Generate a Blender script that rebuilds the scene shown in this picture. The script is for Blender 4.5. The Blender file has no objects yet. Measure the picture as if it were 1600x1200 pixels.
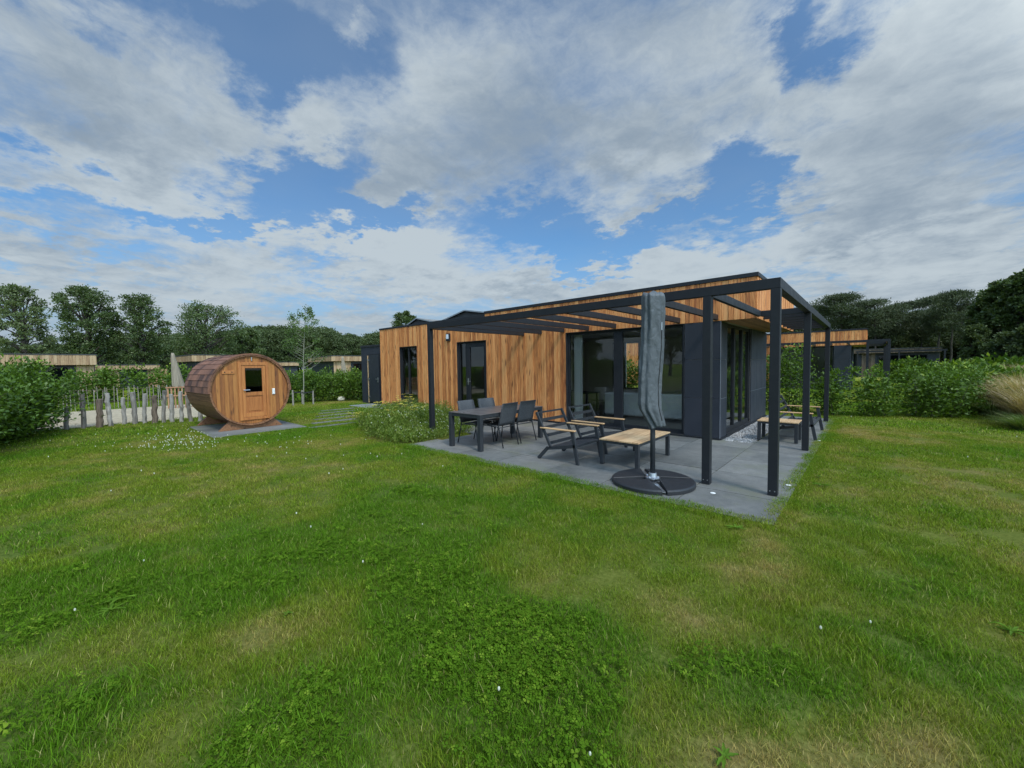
import bpy, math, random
import numpy as np
from mathutils import Vector, Matrix, noise as mnoise

# ------------------------------------------------------------------ camera
SC = bpy.context.scene
COL = SC.collection
FPX, PITCH, ROLL, YAW = 621.6, -0.0468, -0.0144, 0.7324
CAM = Vector((0.7909, -5.5867, 1.6167))
_F = Vector((-math.sin(YAW)*math.cos(PITCH), math.cos(YAW)*math.cos(PITCH), math.sin(PITCH)))
_R0 = Vector((math.cos(YAW), math.sin(YAW), 0)); _U0 = _R0.cross(_F)
_R = _R0*math.cos(ROLL) + _U0*math.sin(ROLL)
_U = -_R0*math.sin(ROLL) + _U0*math.cos(ROLL)
cd = bpy.data.cameras.new('camera'); co = bpy.data.objects.new('camera', cd); COL.objects.link(co)
cd.sensor_width = 36; cd.lens = FPX/1600*36; cd.clip_start = 0.05; cd.clip_end = 3000
m = Matrix.Identity(4)
for i in range(3):
    m[i][0] = _R[i]; m[i][1] = _U[i]; m[i][2] = -_F[i]; m[i][3] = CAM[i]
co.matrix_world = m
SC.camera = co

def ray(px, py):
    return _F + _R*((px-800)/FPX) - _U*((py-600)/FPX)
def at(px, dist, py=None):
    """point on the ground at horizontal distance dist in the direction of column px; with py also the height there"""
    d = ray(px, py if py is not None else 575)
    h = math.hypot(d.x, d.y)
    return (CAM.x + d.x/h*dist, CAM.y + d.y/h*dist, CAM.z + d.z/h*dist)

# ------------------------------------------------------------------ light
SC.view_settings.view_transform = 'Standard'; SC.view_settings.look = 'None'
SC.view_settings.exposure = 0.3; SC.view_settings.gamma = 1.0
SUNV = Vector((1.0, -0.36, 1.30)).normalized()          # towards the sun
sd = bpy.data.lights.new('sun', 'SUN'); so = bpy.data.objects.new('sun', sd); COL.objects.link(so)
sd.energy = 1.75; sd.angle = math.radians(10.0); sd.color = (1.0, 0.95, 0.87)
so.rotation_euler = SUNV.to_track_quat('Z', 'Y').to_euler()

class NT:
    def __init__(s, tree): s.t = tree; s.n = tree.nodes; s.l = tree.links
    def new(s, typ, **kw):
        n = s.n.new(typ)
        for k, v in kw.items(): setattr(n, k, v)
        return n
    def put(s, sock, v):
        if isinstance(v, bpy.types.NodeSocket): s.l.new(v, sock)
        elif v is not None: sock.default_value = v
    def m(s, op, a, b=None, c=None, clamp=False):
        n = s.new('ShaderNodeMath', operation=op, use_clamp=clamp)
        s.put(n.inputs[0], a); s.put(n.inputs[1], b); s.put(n.inputs[2], c)
        return n.outputs[0]
    def v(s, op, a, b=None, scale=None):
        n = s.new('ShaderNodeVectorMath', operation=op)
        s.put(n.inputs[0], a); s.put(n.inputs[1], b)
        if scale is not None: s.put(n.inputs['Scale'], scale)
        return n.outputs['Value'] if op in ('DOT_PRODUCT', 'LENGTH', 'DISTANCE') else n.outputs[0]
    def comb(s, x=0., y=0., z=0.):
        n = s.new('ShaderNodeCombineXYZ'); s.put(n.inputs[0], x); s.put(n.inputs[1], y); s.put(n.inputs[2], z); return n.outputs[0]
    def sep(s, v):
        n = s.new('ShaderNodeSeparateXYZ'); s.put(n.inputs[0], v); return n.outputs
    def noise(s, vec, scale, detail=4, rough=.55, dist=0., typ='FBM'):
        n = s.new('ShaderNodeTexNoise'); n.noise_type = typ; s.put(n.inputs['Vector'], vec)
        n.inputs['Scale'].default_value = scale; n.inputs['Detail'].default_value = detail
        n.inputs['Roughness'].default_value = rough; n.inputs['Distortion'].default_value = dist
        return n
    def rng(s, v, a, b, c=0., d=1., smooth=False):
        n = s.new('ShaderNodeMapRange'); n.interpolation_type = 'SMOOTHSTEP' if smooth else 'LINEAR'
        s.put(n.inputs['Value'], v)
        for k, x in zip(('From Min', 'From Max', 'To Min', 'To Max'), (a, b, c, d)): s.put(n.inputs[k], x)
        return n.outputs['Result']
    def mix(s, f, a, b, blend='MIX'):
        n = s.new('ShaderNodeMix', data_type='RGBA', blend_type=blend)
        s.put(n.inputs[0], f)
        for sock, x in ((n.inputs[6], a), (n.inputs[7], b)):
            s.put(sock, (x[0], x[1], x[2], 1) if isinstance(x, (tuple, list)) else x)
        return n.outputs[2]

def azel(px, py):
    d = ray(px, py).normalized()
    return math.atan2(d.x, d.y), math.asin(d.z)

world = bpy.data.worlds.new('World'); SC.world = world; world.use_nodes = True
W = NT(world.node_tree); W.n.clear()
sky = W.new('ShaderNodeTexSky', sky_type='NISHITA')
sky.sun_disc = False; sky.sun_elevation = math.asin(SUNV.z)
sky.sun_rotation = math.atan2(SUNV.x, SUNV.y); sky.air_density = 1.0; sky.dust_density = 0.6; sky.ozone_density = 2.5
tc = W.new('ShaderNodeTexCoord'); D = tc.outputs['Generated']
dx, dy, dz = W.sep(D)
az = W.m('ARCTAN2', dx, dy); el = W.m('ARCSINE', dz)
zz = W.m('ADD', W.m('MAXIMUM', dz, 0.0), 0.16)
P = W.comb(W.m('DIVIDE', dx, zz), W.m('DIVIDE', dy, zz), 0.0)
wn = W.noise(P, 1.3, 5, .6)
warp = W.v('SCALE', W.v('SUBTRACT', wn.outputs['Color'], (0.5, 0.5, 0.5)), scale=0.22)
wf = W.noise(P, 5.5, 6, .65)
warp = W.v('ADD', warp, W.v('SCALE', W.v('SUBTRACT', wf.outputs['Color'], (0.5, 0.5, 0.5)), scale=0.20))
Q = W.v('ADD', W.comb(az, el, 0.0), warp)
# cloud banks (+) and gaps of blue (-): pixel column, row, half width, half height, strength
BLOBS = [(250,150,230,80,.30),(60,70,170,90,.30),(90,210,190,80,.26),(330,250,120,45,.26),(200,275,260,26,.22),(60,345,120,26,.22),(350,385,130,40,.32),(470,355,50,22,.24),
 (505,170,40,62,.30),(600,385,100,32,.36),(740,425,130,34,.32),(860,450,130,30,.22),(700,190,150,120,.34),(900,120,260,130,.36),(860,250,200,60,.26),(700,300,130,55,.26),
 (1080,230,200,90,.28),(1120,405,120,36,.34),(1280,360,110,36,.30),(1400,260,220,140,.36),(1500,100,200,120,.34),(1100,60,110,80,.22),(1480,385,160,40,.28),(1000,425,90,26,.22),
 (560,12,44,20,.24),(838,345,34,14,.30),(980,335,60,18,.22),(1000,320,30,16,.2),(250,440,260,24,.16),(520,445,160,16,.12),(1450,450,200,24,.2),
 (400,40,100,40,-.34),(425,120,55,60,-.42),(480,60,60,70,-.34),(600,70,42,60,-.30),(150,70,26,24,-.24),(545,250,30,60,-.22),(470,265,50,34,-.36),(440,300,90,26,-.36),(560,340,110,26,-.34),
 (280,318,220,18,-.30),(40,250,60,24,-.24),(640,340,60,26,-.2),(880,368,80,38,-.46),(800,345,70,24,-.30),(970,385,60,22,-.36),(960,350,100,14,-.2),(1135,270,46,36,-.40),(1100,325,130,18,-.30),(1180,300,60,20,-.2),
 (1290,70,64,36,-.30),(1245,15,36,26,-.24),(1230,60,30,40,-.2),(470,400,40,30,-.16),(900,400,40,14,-.2),(200,410,60,12,-.14)]
acc = None
for (bx, by, rx, ry, amp) in BLOBS:
    a0, e0 = azel(bx, by); a1, _ = azel(bx+rx, by); _, e1 = azel(bx, by-ry)
    ra, re = abs(a1-a0)*1.3, abs(e1-e0)*1.3
    dv = W.v('MULTIPLY', W.v('SUBTRACT', Q, (a0, e0, 0)), (1/ra, 1/re, 0))
    acc_in = W.rng(W.v('LENGTH', dv), 1.25, 0.25, 0.0, amp, True)
    acc = acc_in if acc is None else W.m('ADD', acc, acc_in)
P2 = W.v('ADD', P, W.v('SCALE', W.v('SUBTRACT', wn.outputs['Color'], (.5, .5, .5)), scale=.35))
n1 = W.noise(P2, 1.3, 10, .62, .1)
n2 = W.noise(W.v('ADD', P2, (7.3, 2.1, 0)), 4.6, 10, .70, .15)
dens = W.m('ADD', W.m('ADD', W.m('MULTIPLY', n1.outputs['Fac'], .95), W.m('MULTIPLY', W.m('ADD', n2.outputs['Fac'], -.12), .85)), acc)
edge = W.noise(W.v('ADD', P, (1.7, 5.3, 0)), .9, 3, .5)
wdt = W.rng(edge.outputs['Fac'], .38, .64, .34, .90)
wdt = W.m('MULTIPLY', wdt, W.rng(el, .12, .34, .35, 1.0))
cov = W.rng(dens, 0.62, W.m('ADD', wdt, 0.72), 0, 1, True)
# clouds: bright rims and puffs, greyer bases and thick parts
off = W.noise(W.v('ADD', P2, (-.09, .05, 0)), 1.3, 10, .62, .1)
off2 = W.noise(W.v('ADD', P2, (7.26, 2.13, 0)), 4.6, 8, .66, .15)
lit = W.m('ADD', W.m('SUBTRACT', n1.outputs['Fac'], off.outputs['Fac']), W.m('MULTIPLY', W.m('SUBTRACT', n2.outputs['Fac'], off2.outputs['Fac']), .6))
thick = W.rng(dens, 0.95, 1.55, 0, 1, True)
brt = None    # sunlit puffs
for (bx, by, rx, ry, amp) in [(600,385,110,34,.65),(740,400,120,30,.6),(1130,395,120,32,.6),(1440,382,150,24,.55),(350,365,120,30,.45),(965,280,120,30,.35),(480,170,50,60,.4),(720,60,140,70,.35),(200,275,200,26,.45),(840,345,40,16,.5),(690,350,120,24,.3),(1250,350,90,24,.4),(620,130,60,60,.3),
    (100,330,120,60,-.35),(1420,260,220,110,-.45),(850,220,260,50,-.35),(120,190,120,60,-.3),(1200,150,150,60,-.25),(1100,320,200,40,-.3),(600,270,130,60,-.3)]:
    a0, e0 = azel(bx, by); a1, _ = azel(bx+rx, by); _, e1 = azel(bx, by-ry)
    dv = W.v('MULTIPLY', W.v('SUBTRACT', Q, (a0, e0, 0)), (1/(abs(a1-a0)*1.4), 1/(abs(e1-e0)*1.4), 0))
    t_ = W.rng(W.v('LENGTH', dv), 1.25, 0.1, 0.0, amp, True); brt = t_ if brt is None else W.m('ADD', brt, t_)
n3 = W.noise(W.v('ADD', P2, (3.7, 9.1, 0)), 1.25, 7, .55)
sh = W.m('ADD', W.m('ADD', W.m('MULTIPLY', thick, .50), .16), W.m('MULTIPLY', W.m('SUBTRACT', n3.outputs['Fac'], .48), 2.2))
sh = W.rng(W.m('SUBTRACT', sh, W.m('ADD', W.m('MULTIPLY', lit, 2.8), brt)), -.35, 1.45, 0, 1, True)
ccol = W.mix(sh, (0.425, 0.485, 0.525), (0.225, 0.285, 0.35))
skyc = W.v('ADD', W.v('MULTIPLY', sky.outputs[0], (0.062, 0.094, 0.112)), (.014, .018, .022))
veil = W.rng(W.noise(P, .8, 4, .6).outputs['Fac'], .35, .7, 0.0, .28)
skyc = W.mix(veil, skyc, (0.24, 0.32, 0.42))
hz = W.rng(el, 0.02, 0.27, 0.92, 0.0, True)
skyc = W.mix(hz, skyc, (0.265, 0.335, 0.425))
ccol = W.mix(W.rng(el, 0.0, 0.15, 0.6, 0.0, True), ccol, (0.285, 0.345, 0.415))
final = W.mix(W.m('MULTIPLY', cov, .96), skyc, ccol)
# cloud deck brightened towards the sun, mostly out of view, as added fill light
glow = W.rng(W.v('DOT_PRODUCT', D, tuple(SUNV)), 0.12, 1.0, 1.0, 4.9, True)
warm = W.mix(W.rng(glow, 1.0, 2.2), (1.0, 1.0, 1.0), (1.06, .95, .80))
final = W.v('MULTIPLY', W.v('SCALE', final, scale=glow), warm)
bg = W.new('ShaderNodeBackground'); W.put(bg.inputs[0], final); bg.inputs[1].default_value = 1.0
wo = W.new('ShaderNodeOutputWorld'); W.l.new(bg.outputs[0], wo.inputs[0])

# ------------------------------------------------------------------ mesh helpers
def mk_mesh(name, V, F, rnd=None, smooth=False, uv=None):
    V = np.asarray(V, dtype=np.float32).reshape(-1, 3)
    me = bpy.data.meshes.new(name)
    if isinstance(F, np.ndarray):
        k = F.shape[1]; nf = len(F)
        me.vertices.add(len(V)); me.vertices.foreach_set('co', V.ravel())
        me.loops.add(nf*k); me.loops.foreach_set('vertex_index', F.ravel().astype(np.int32))
        me.polygons.add(nf); me.polygons.foreach_set('loop_start', np.arange(0, nf*k, k, dtype=np.int32))
        me.update(calc_edges=True)
    else:
        me.from_pydata([tuple(map(float, v)) for v in V], [], F); me.update()
    if rnd is not None:
        a = me.attributes.new('rnd', 'FLOAT', 'FACE'); a.data.foreach_set('value', np.asarray(rnd, dtype=np.float32))
    if smooth: me.polygons.foreach_set('use_smooth', [True]*len(me.polygons))
    return me

def wloc(o):
    v = Vector((0, 0, 0))
    while o: v += Vector(o.location); o = o.parent
    return v

class MB:
    def __init__(s): s.V = []; s.F = []; s.r = []
    def add(s, V, F, r=0.5):
        b = len(s.V); s.V += [tuple(v) for v in V]; s.F += [tuple(i+b for i in f) for f in F]; s.r += [r]*len(F)
        return s
    def box(s, x0, x1, y0, y1, z0, z1, r=.5):
        return s.add([(x0,y0,z0),(x1,y0,z0),(x1,y1,z0),(x0,y1,z0),(x0,y0,z1),(x1,y0,z1),(x1,y1,z1),(x0,y1,z1)],
            [(0,3,2,1),(4,5,6,7),(0,1,5,4),(1,2,6,5),(2,3,7,6),(3,0,4,7)], r)
    def bar(s, p, q, w, h, side=None, r=.5):
        p = Vector(p); q = Vector(q); d = (q-p).normalized()
        sd = Vector(side) if side else (d.cross(Vector((0,0,1))) if abs(d.z) < .95 else Vector((1,0,0)))
        sd = (sd - d*sd.dot(d)).normalized(); up = sd.cross(d).normalized()
        V = []
        for e in (p, q):
            for a, b in ((-1,-1),(1,-1),(1,1),(-1,1)): V.append(e + sd*(a*w/2) + up*(b*h/2))
        return s.add(V, [(0,1,2,3),(7,6,5,4),(0,4,5,1),(1,5,6,2),(2,6,7,3),(3,7,4,0)], r)
    def tube(s, pts, rad, seg=8, r=.5, cap=True):
        pts = [Vector(p) for p in pts]; n = len(pts)
        rad = rad if isinstance(rad, (list, tuple)) else [rad]*n
        V = []; prev = None
        for i, p in enumerate(pts):
            d = (pts[min(i+1,n-1)] - pts[max(i-1,0)]).normalized()
            a = d.orthogonal() if prev is None else (prev - d*prev.dot(d))
            a.normalize(); prev = a.copy(); b = d.cross(a)
            for k in range(seg):
                t = 2*math.pi*k/seg; V.append(p + (a*math.cos(t) + b*math.sin(t))*rad[i])
        F = [(i*seg+k, i*seg+(k+1)%seg, (i+1)*seg+(k+1)%seg, (i+1)*seg+k) for i in range(n-1) for k in range(seg)]
        if cap: F += [tuple(reversed(range(seg))), tuple((n-1)*seg+k for k in range(seg))]
        return s.add(V, F, r)
    def lathe(s, c, prof, seg=24, r=.5):
        V = [(c[0]+rr*math.cos(2*math.pi*k/seg), c[1]+rr*math.sin(2*math.pi*k/seg), c[2]+z) for rr, z in prof for k in range(seg)]
        n = len(prof)
        F = [(i*seg+k, i*seg+(k+1)%seg, (i+1)*seg+(k+1)%seg, (i+1)*seg+k) for i in range(n-1) for k in range(seg)]
        F += [tuple(reversed(range(seg))), tuple((n-1)*seg+k for k in range(seg))]
        return s.add(V, F, r)
    def prism(s, poly, z0, z1, r=.5):
        n = len(poly); V = [(x,y,z0) for x,y in poly] + [(x,y,z1) for x,y in poly]
        return s.add(V, [tuple(reversed(range(n))), tuple(range(n,2*n))] + [(i,(i+1)%n,n+(i+1)%n,n+i) for i in range(n)], r)
    def obj(s, name, mat, parent=None, bevel=0, smooth=False):
        V = np.array(s.V, dtype=np.float64)
        return link_mesh(name, V, s.F, mat, parent, bevel, smooth, s.r)

def link_mesh(name, V, F, mat, parent=None, bevel=0, smooth=False, rnd=None):
    V = np.asarray(V, dtype=np.float64).reshape(-1, 3)
    if parent is not None: off = np.array(wloc(parent))
    else: off = np.array([(V[:,0].min()+V[:,0].max())/2, (V[:,1].min()+V[:,1].max())/2, V[:,2].min()])
    me = mk_mesh(name, V-off, F, rnd, smooth)
    if mat: me.materials.append(mat)
    o = bpy.data.objects.new(name, me); COL.objects.link(o)
    if parent is not None: o.parent = parent
    else: o.location = off
    if bevel:
        b = o.modifiers.new('bevel', 'BEVEL'); b.width = bevel; b.segments = 1; b.limit_method = 'ANGLE'
    return o

def tag(o, label=None, cat=None, group=None, kind=None):
    if label: o['label'] = label
    if cat: o['category'] = cat
    if group: o['group'] = group
    if kind: o['kind'] = kind
    return o
def empty(name, loc, label=None, cat=None, group=None):
    o = bpy.data.objects.new(name, None); COL.objects.link(o); o.location = loc; o.empty_display_size = .1
    return tag(o, label, cat, group)
KIDS = {}
def copy_tree(o, parent=None, loc=None, rz=None, label=None):
    c = o.copy(); COL.objects.link(c); c.parent = parent
    if loc is not None: c.location = loc
    if rz is not None: c.rotation_euler = (0, 0, rz)
    if label: c['label'] = label
    for ch in [x for x in COL.objects if x.parent == o]: copy_tree(ch, c)
    return c

# ------------------------------------------------------------------ materials
def base_mat(name):
    mt = bpy.data.materials.new(name); mt.use_nodes = True
    n = NT(mt.node_tree); b = n.n['Principled BSDF']
    return mt, n, b
def surf(name, c1, c2=None, scale=6., rough=.6, bump=0., stretch=(1,1,1), rnd=0., metal=0., detail=6, spec=None, bscale=None, bdist=.01, lo=.3, hi=.7):
    mt, n, b = base_mat(name)
    c2 = c2 or tuple(x*.8 for x in c1)
    v = n.new('ShaderNodeTexCoord').outputs['Object']
    at_ = n.new('ShaderNodeAttribute', attribute_name='rnd').outputs['Fac']
    if rnd: v = n.v('ADD', v, n.comb(n.m('MULTIPLY', at_, 37.), n.m('MULTIPLY', at_, 19.), n.m('MULTIPLY', at_, 53.)))
    v = n.v('MULTIPLY', v, tuple(stretch))
    ns = n.noise(v, scale, detail, .6)
    f = n.rng(ns.outputs['Fac'], lo, hi)
    if rnd: f = n.m('ADD', n.m('MULTIPLY', f, 1-rnd), n.m('MULTIPLY', at_, rnd), clamp=True)
    n.put(b.inputs['Base Color'], n.mix(f, c1, c2))
    b.inputs['Metallic'].default_value = metal
    n.put(b.inputs['Roughness'], n.rng(ns.outputs['Fac'], .3, .7, rough-.06, rough+.08))
    if spec is not None: b.inputs['Specular IOR Level'].default_value = spec
    if bump:
        bp = n.new('ShaderNodeBump'); bp.inputs['Strength'].default_value = bump; bp.inputs['Distance'].default_value = bdist
        nb = n.noise(v, bscale or scale*4, 5, .6); n.put(bp.inputs['Height'], nb.outputs['Fac']); n.put(b.inputs['Normal'], bp.outputs[0])
    return mt

def wood_mat(name, light, mid, dark, axis='Z', rough=.62, knots=True, weather=0.):
    mt, n, b = base_mat(name)
    v = n.new('ShaderNodeTexCoord').outputs['Object']
    a = n.new('ShaderNodeAttribute', attribute_name='rnd').outputs['Fac']
    v = n.v('ADD', v, n.comb(n.m('MULTIPLY', a, 31.), n.m('MULTIPLY', a, 47.), n.m('MULTIPLY', a, 23.)))
    st = {'Z': (1, 1, .045), 'X': (.045, 1, 1), 'Y': (1, .045, 1)}[axis]
    kt = {'Z': (7, 7, 1.5), 'X': (1.5, 7, 7), 'Y': (7, 1.5, 7)}[axis]
    wv = n.noise(n.v('MULTIPLY', v, {'Z': (2,2,.9), 'X': (.9,2,2), 'Y': (2,.9,2)}[axis]), 1.2, 2)
    v2 = n.v('ADD', v, n.v('SCALE', wv.outputs['Color'], scale=.16))
    g = n.noise(n.v('MULTIPLY', v2, st), 34., 6, .6, .4)
    broad = n.noise(n.v('MULTIPLY', v, st), 7., 3, .5)
    f = n.m('ADD', n.m('MULTIPLY', n.rng(g.outputs['Fac'], .36, .64), .68), n.m('MULTIPLY', n.rng(broad.outputs['Fac'], .35, .65), .22))
    f = n.m('ADD', f, n.m('MULTIPLY', n.m('SUBTRACT', a, .48), .75), clamp=True)
    cr = n.new('ShaderNodeValToRGB'); e = cr.color_ramp.elements
    e[0].position = 0.05; e[0].color = (*light, 1); e[1].position = .95; e[1].color = (*dark, 1)
    k = cr.color_ramp.elements.new(.5); k.color = (*mid, 1)
    n.put(cr.inputs[0], f); c = cr.outputs[0]
    if knots:
        vo = n.new('ShaderNodeTexVoronoi'); vo.inputs['Scale'].default_value = 1.0; n.put(vo.inputs['Vector'], n.v('MULTIPLY', v2, kt))
        kn = n.rng(vo.outputs['Distance'], .06, .22, .85, 0, True)
        c = n.mix(kn, c, tuple(x*.45 for x in dark))
    if weather:
        wz = n.noise(v, 1.1, 4); c = n.mix(n.rng(wz.outputs['Fac'], .4, .7, 0, weather), c, (.20, .17, .14))
    n.put(b.inputs['Base Color'], c); b.inputs['Roughness'].default_value = rough
    bp = n.new('ShaderNodeBump'); bp.inputs['Strength'].default_value = .35; bp.inputs['Distance'].default_value = .004
    n.put(bp.inputs['Height'], g.outputs['Fac']); n.put(b.inputs['Normal'], bp.outputs[0])
    return mt

def leaf_mat(name, c1, c2, c3=None, rough=.45, trans=.25, posvar=.0, spec=.4, inst=False):
    """leaves: c1..c2 by leaf, slow drift by position, light passing through"""
    mt, n, b = base_mat(name)
    a = n.new('ShaderNodeAttribute', attribute_name='rnd').outputs['Fac']
    c = n.mix(a, c1, c2)
    if c3: c = n.mix(n.rng(a, .86, .97), c, c3)
    pos = n.new('ShaderNodeNewGeometry').outputs['Position']
    pn = n.noise(pos, .9 if not posvar else posvar, 3)
    c = n.mix(n.rng(pn.outputs['Fac'], .35, .7, 0, .45), c, tuple(x*.62 for x in c1))
    n.put(b.inputs['Base Color'], c); b.inputs['Roughness'].default_value = rough; b.inputs['Specular IOR Level'].default_value = spec
    tr = n.new('ShaderNodeBsdfTranslucent'); n.put(tr.inputs[0], n.mix(1.0, c, (1.3, 1.35, .55), 'MULTIPLY'))
    mx = n.new('ShaderNodeMixShader'); mx.inputs[0].default_value = trans
    n.l.new(b.outputs[0], mx.inputs[1]); n.l.new(tr.outputs[0], mx.inputs[2])
    n.l.new(mx.outputs[0], n.n['Material Output'].inputs[0])
    return mt

def glass_mat(name, tint=(.72,.78,.76), ior=1.6):
    mt = bpy.data.materials.new(name); mt.use_nodes = True; n = NT(mt.node_tree); n.n.clear()
    t = n.new('ShaderNodeBsdfTransparent'); t.inputs[0].default_value = (*tint, 1)
    g = n.new('ShaderNodeBsdfGlossy'); g.inputs['Roughness'].default_value = 0.0; g.inputs[0].default_value = (.93,.97,.97,1)
    fr = n.new('ShaderNodeFresnel'); fr.inputs[0].default_value = ior
    mx = n.new('ShaderNodeMixShader'); n.put(mx.inputs[0], n.m('MINIMUM', n.m('MULTIPLY', fr.outputs[0], 1.5), .95))
    n.l.new(t.outputs[0], mx.inputs[1]); n.l.new(g.outputs[0], mx.inputs[2])
    o = n.new('ShaderNodeOutputMaterial'); n.l.new(mx.outputs[0], o.inputs[0])
    return mt

M = {}
M['larch'] = wood_mat('larch_cladding', (.76,.345,.118), (.60,.222,.060), (.33,.102,.027))
M['larch_far'] = wood_mat('weathered_cladding', (.42,.29,.17), (.34,.21,.11), (.22,.125,.065), knots=False)
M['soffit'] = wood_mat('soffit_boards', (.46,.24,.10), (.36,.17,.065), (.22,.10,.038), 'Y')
M['sauna_front'] = wood_mat('sauna_front_boards', (.38,.155,.036), (.29,.105,.022), (.18,.060,.014), 'Z')
M['sauna_door'] = wood_mat('sauna_door_wood', (.45,.175,.045), (.37,.13,.032), (.27,.085,.02), 'Z', knots=False, rough=.5)
M['sauna_stave'] = wood_mat('sauna_staves', (.27,.125,.055), (.20,.087,.037), (.13,.053,.022), 'X')
M['teak'] = wood_mat('teak_slats', (.62,.42,.23), (.52,.33,.17), (.40,.24,.12), 'Y', knots=False)
M['teak_x'] = wood_mat('teak_rest', (.60,.38,.20), (.50,.30,.14), (.38,.21,.10), 'X', knots=False)
M['log'] = wood_mat('weathered_log', (.31,.28,.245), (.22,.195,.165), (.12,.10,.085), 'Z', rough=.85)
M['log_dark'] = wood_mat('bark_log', (.17,.125,.09), (.11,.078,.055), (.06,.042,.03), 'Z', rough=.9)
M['paling'] = wood_mat('chestnut_paling', (.27,.245,.21), (.20,.175,.145), (.12,.10,.08), 'Z', rough=.85, knots=False)
M['crate_wood'] = wood_mat('planter_wood', (.40,.22,.11), (.30,.15,.07), (.2,.09,.045), 'Z', knots=False)
M['anthracite'] = surf('anthracite_paint', (.022,.024,.028), (.016,.017,.021), 5, .5, .06, bscale=160, bdist=.001, spec=.3)
M['powder'] = surf('powder_coated_metal', (.020,.021,.024), (.014,.015,.018), 9, .5, .05, bscale=300, bdist=.0006, spec=.28)
M['chairmetal'] = surf('charcoal_frame', (.034,.037,.041), (.024,.026,.030), 12, .48, .05, bscale=300, bdist=.0006, spec=.32)
M['panel'] = surf('anthracite_panel', (.036,.039,.050), (.024,.027,.034), 2.2, .6, .08, rnd=.35, bscale=70, bdist=.001, spec=.3)
M['alu'] = surf('aluminium', (.55,.57,.60), (.45,.47,.5), 20, .3, metal=.9)
M['seam'] = surf('panel_edge_trim', (.16,.17,.19), (.12,.13,.15), 10, .5)
M['textilene'] = surf('woven_textilene', (.062,.066,.072), (.042,.046,.05), 40, .7, .3, bscale=420, bdist=.001)
M['tabletop'] = surf('ceramic_tabletop', (.115,.105,.10), (.075,.07,.07), 3, .32, .03, detail=9)
M['plastic_base'] = surf('black_base_slab', (.020,.021,.024), (.013,.014,.016), 8, .5, .15, bscale=200, bdist=.001)
M['roofing'] = surf('roof_membrane', (.05,.05,.052), (.035,.035,.037), 3, .8)
M['solar'] = surf('solar_glass', (.012,.014,.022), (.009,.010,.017), 5, .12)
M['white'] = surf('white_plastic', (.78,.77,.74), (.68,.67,.64), 8, .45)
M['cream'] = surf('cream_stone', (.62,.57,.45), (.42,.38,.29), 14, .8, .4)
M['lens'] = surf('lamp_lens', (.72,.74,.78), (.62,.65,.7), 8, .2)
M['door_paint'] = surf('door_paint', (.026,.030,.040), (.021,.024,.032), 4, .35)
M['interior_wall'] = surf('interior_wall', (.52,.49,.45), (.44,.41,.37), 1.5, .8)
M['interior_floor'] = surf('interior_floor', (.17,.15,.13), (.11,.095,.08), 3, .4, stretch=(1,.1,1))
M['sofa'] = surf('sofa_fabric', (.68,.69,.67), (.58,.59,.57), 9, .9, .3, bscale=200, bdist=.002)
M['curtain'] = surf('curtain_fabric', (.72,.72,.70), (.56,.56,.54), 2, .9, stretch=(12,12,.2))
M['canopy_tan'] = surf('parasol_tan', (.29,.24,.18), (.20,.165,.12), 3, .9, .3, stretch=(4,4,.5))
M['bark'] = surf('tree_bark', (.085,.07,.055), (.04,.033,.027), 3, .95, .6, stretch=(3,3,.6), bscale=8, bdist=.05)
M['bark_pale'] = surf('young_bark', (.26,.25,.19), (.17,.165,.12), 12, .9, .3, stretch=(1,1,.3))
M['stem'] = surf('shrub_stem', (.10,.085,.05), (.055,.05,.03), 9, .9)
M['rubber'] = surf('rubber_band', (.012,.012,.012), (.009,.009,.009), 9, .7)
M['glass'] = glass_mat('window_glass', (.86,.88,.87))
M['glass_dark'] = glass_mat('dark_window_glass', (.30,.33,.34), 1.33)

def cover_mat():
    mt, n, b = base_mat('grey_cover_fabric')
    v = n.new('ShaderNodeTexCoord').outputs['Object']
    a = n.noise(n.v('MULTIPLY', v, (1,1,.75)), 13, 4, .5, 1.6); c = n.noise(v, 3, 3)
    f = n.m('ADD', n.m('MULTIPLY', a.outputs['Fac'], .6), n.m('MULTIPLY', c.outputs['Fac'], .4))
    n.put(b.inputs['Base Color'], n.mix(n.rng(f, .38, .62), (.066,.074,.080), (.084,.094,.101)))
    b.inputs['Roughness'].default_value = .55
    bp = n.new('ShaderNodeBump'); bp.inputs['Strength'].default_value = .8; bp.inputs['Distance'].default_value = .010
    n.put(bp.inputs['Height'], a.outputs['Fac'])
    w = n.noise(v, 420, 2); b2 = n.new('ShaderNodeBump'); b2.inputs['Strength'].default_value = .2; b2.inputs['Distance'].default_value = .001
    n.put(b2.inputs['Height'], w.outputs['Fac']); n.l.new(bp.outputs[0], b2.inputs['Normal']); n.put(b.inputs['Normal'], b2.outputs[0])
    return mt
M['cover'] = cover_mat()

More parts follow.
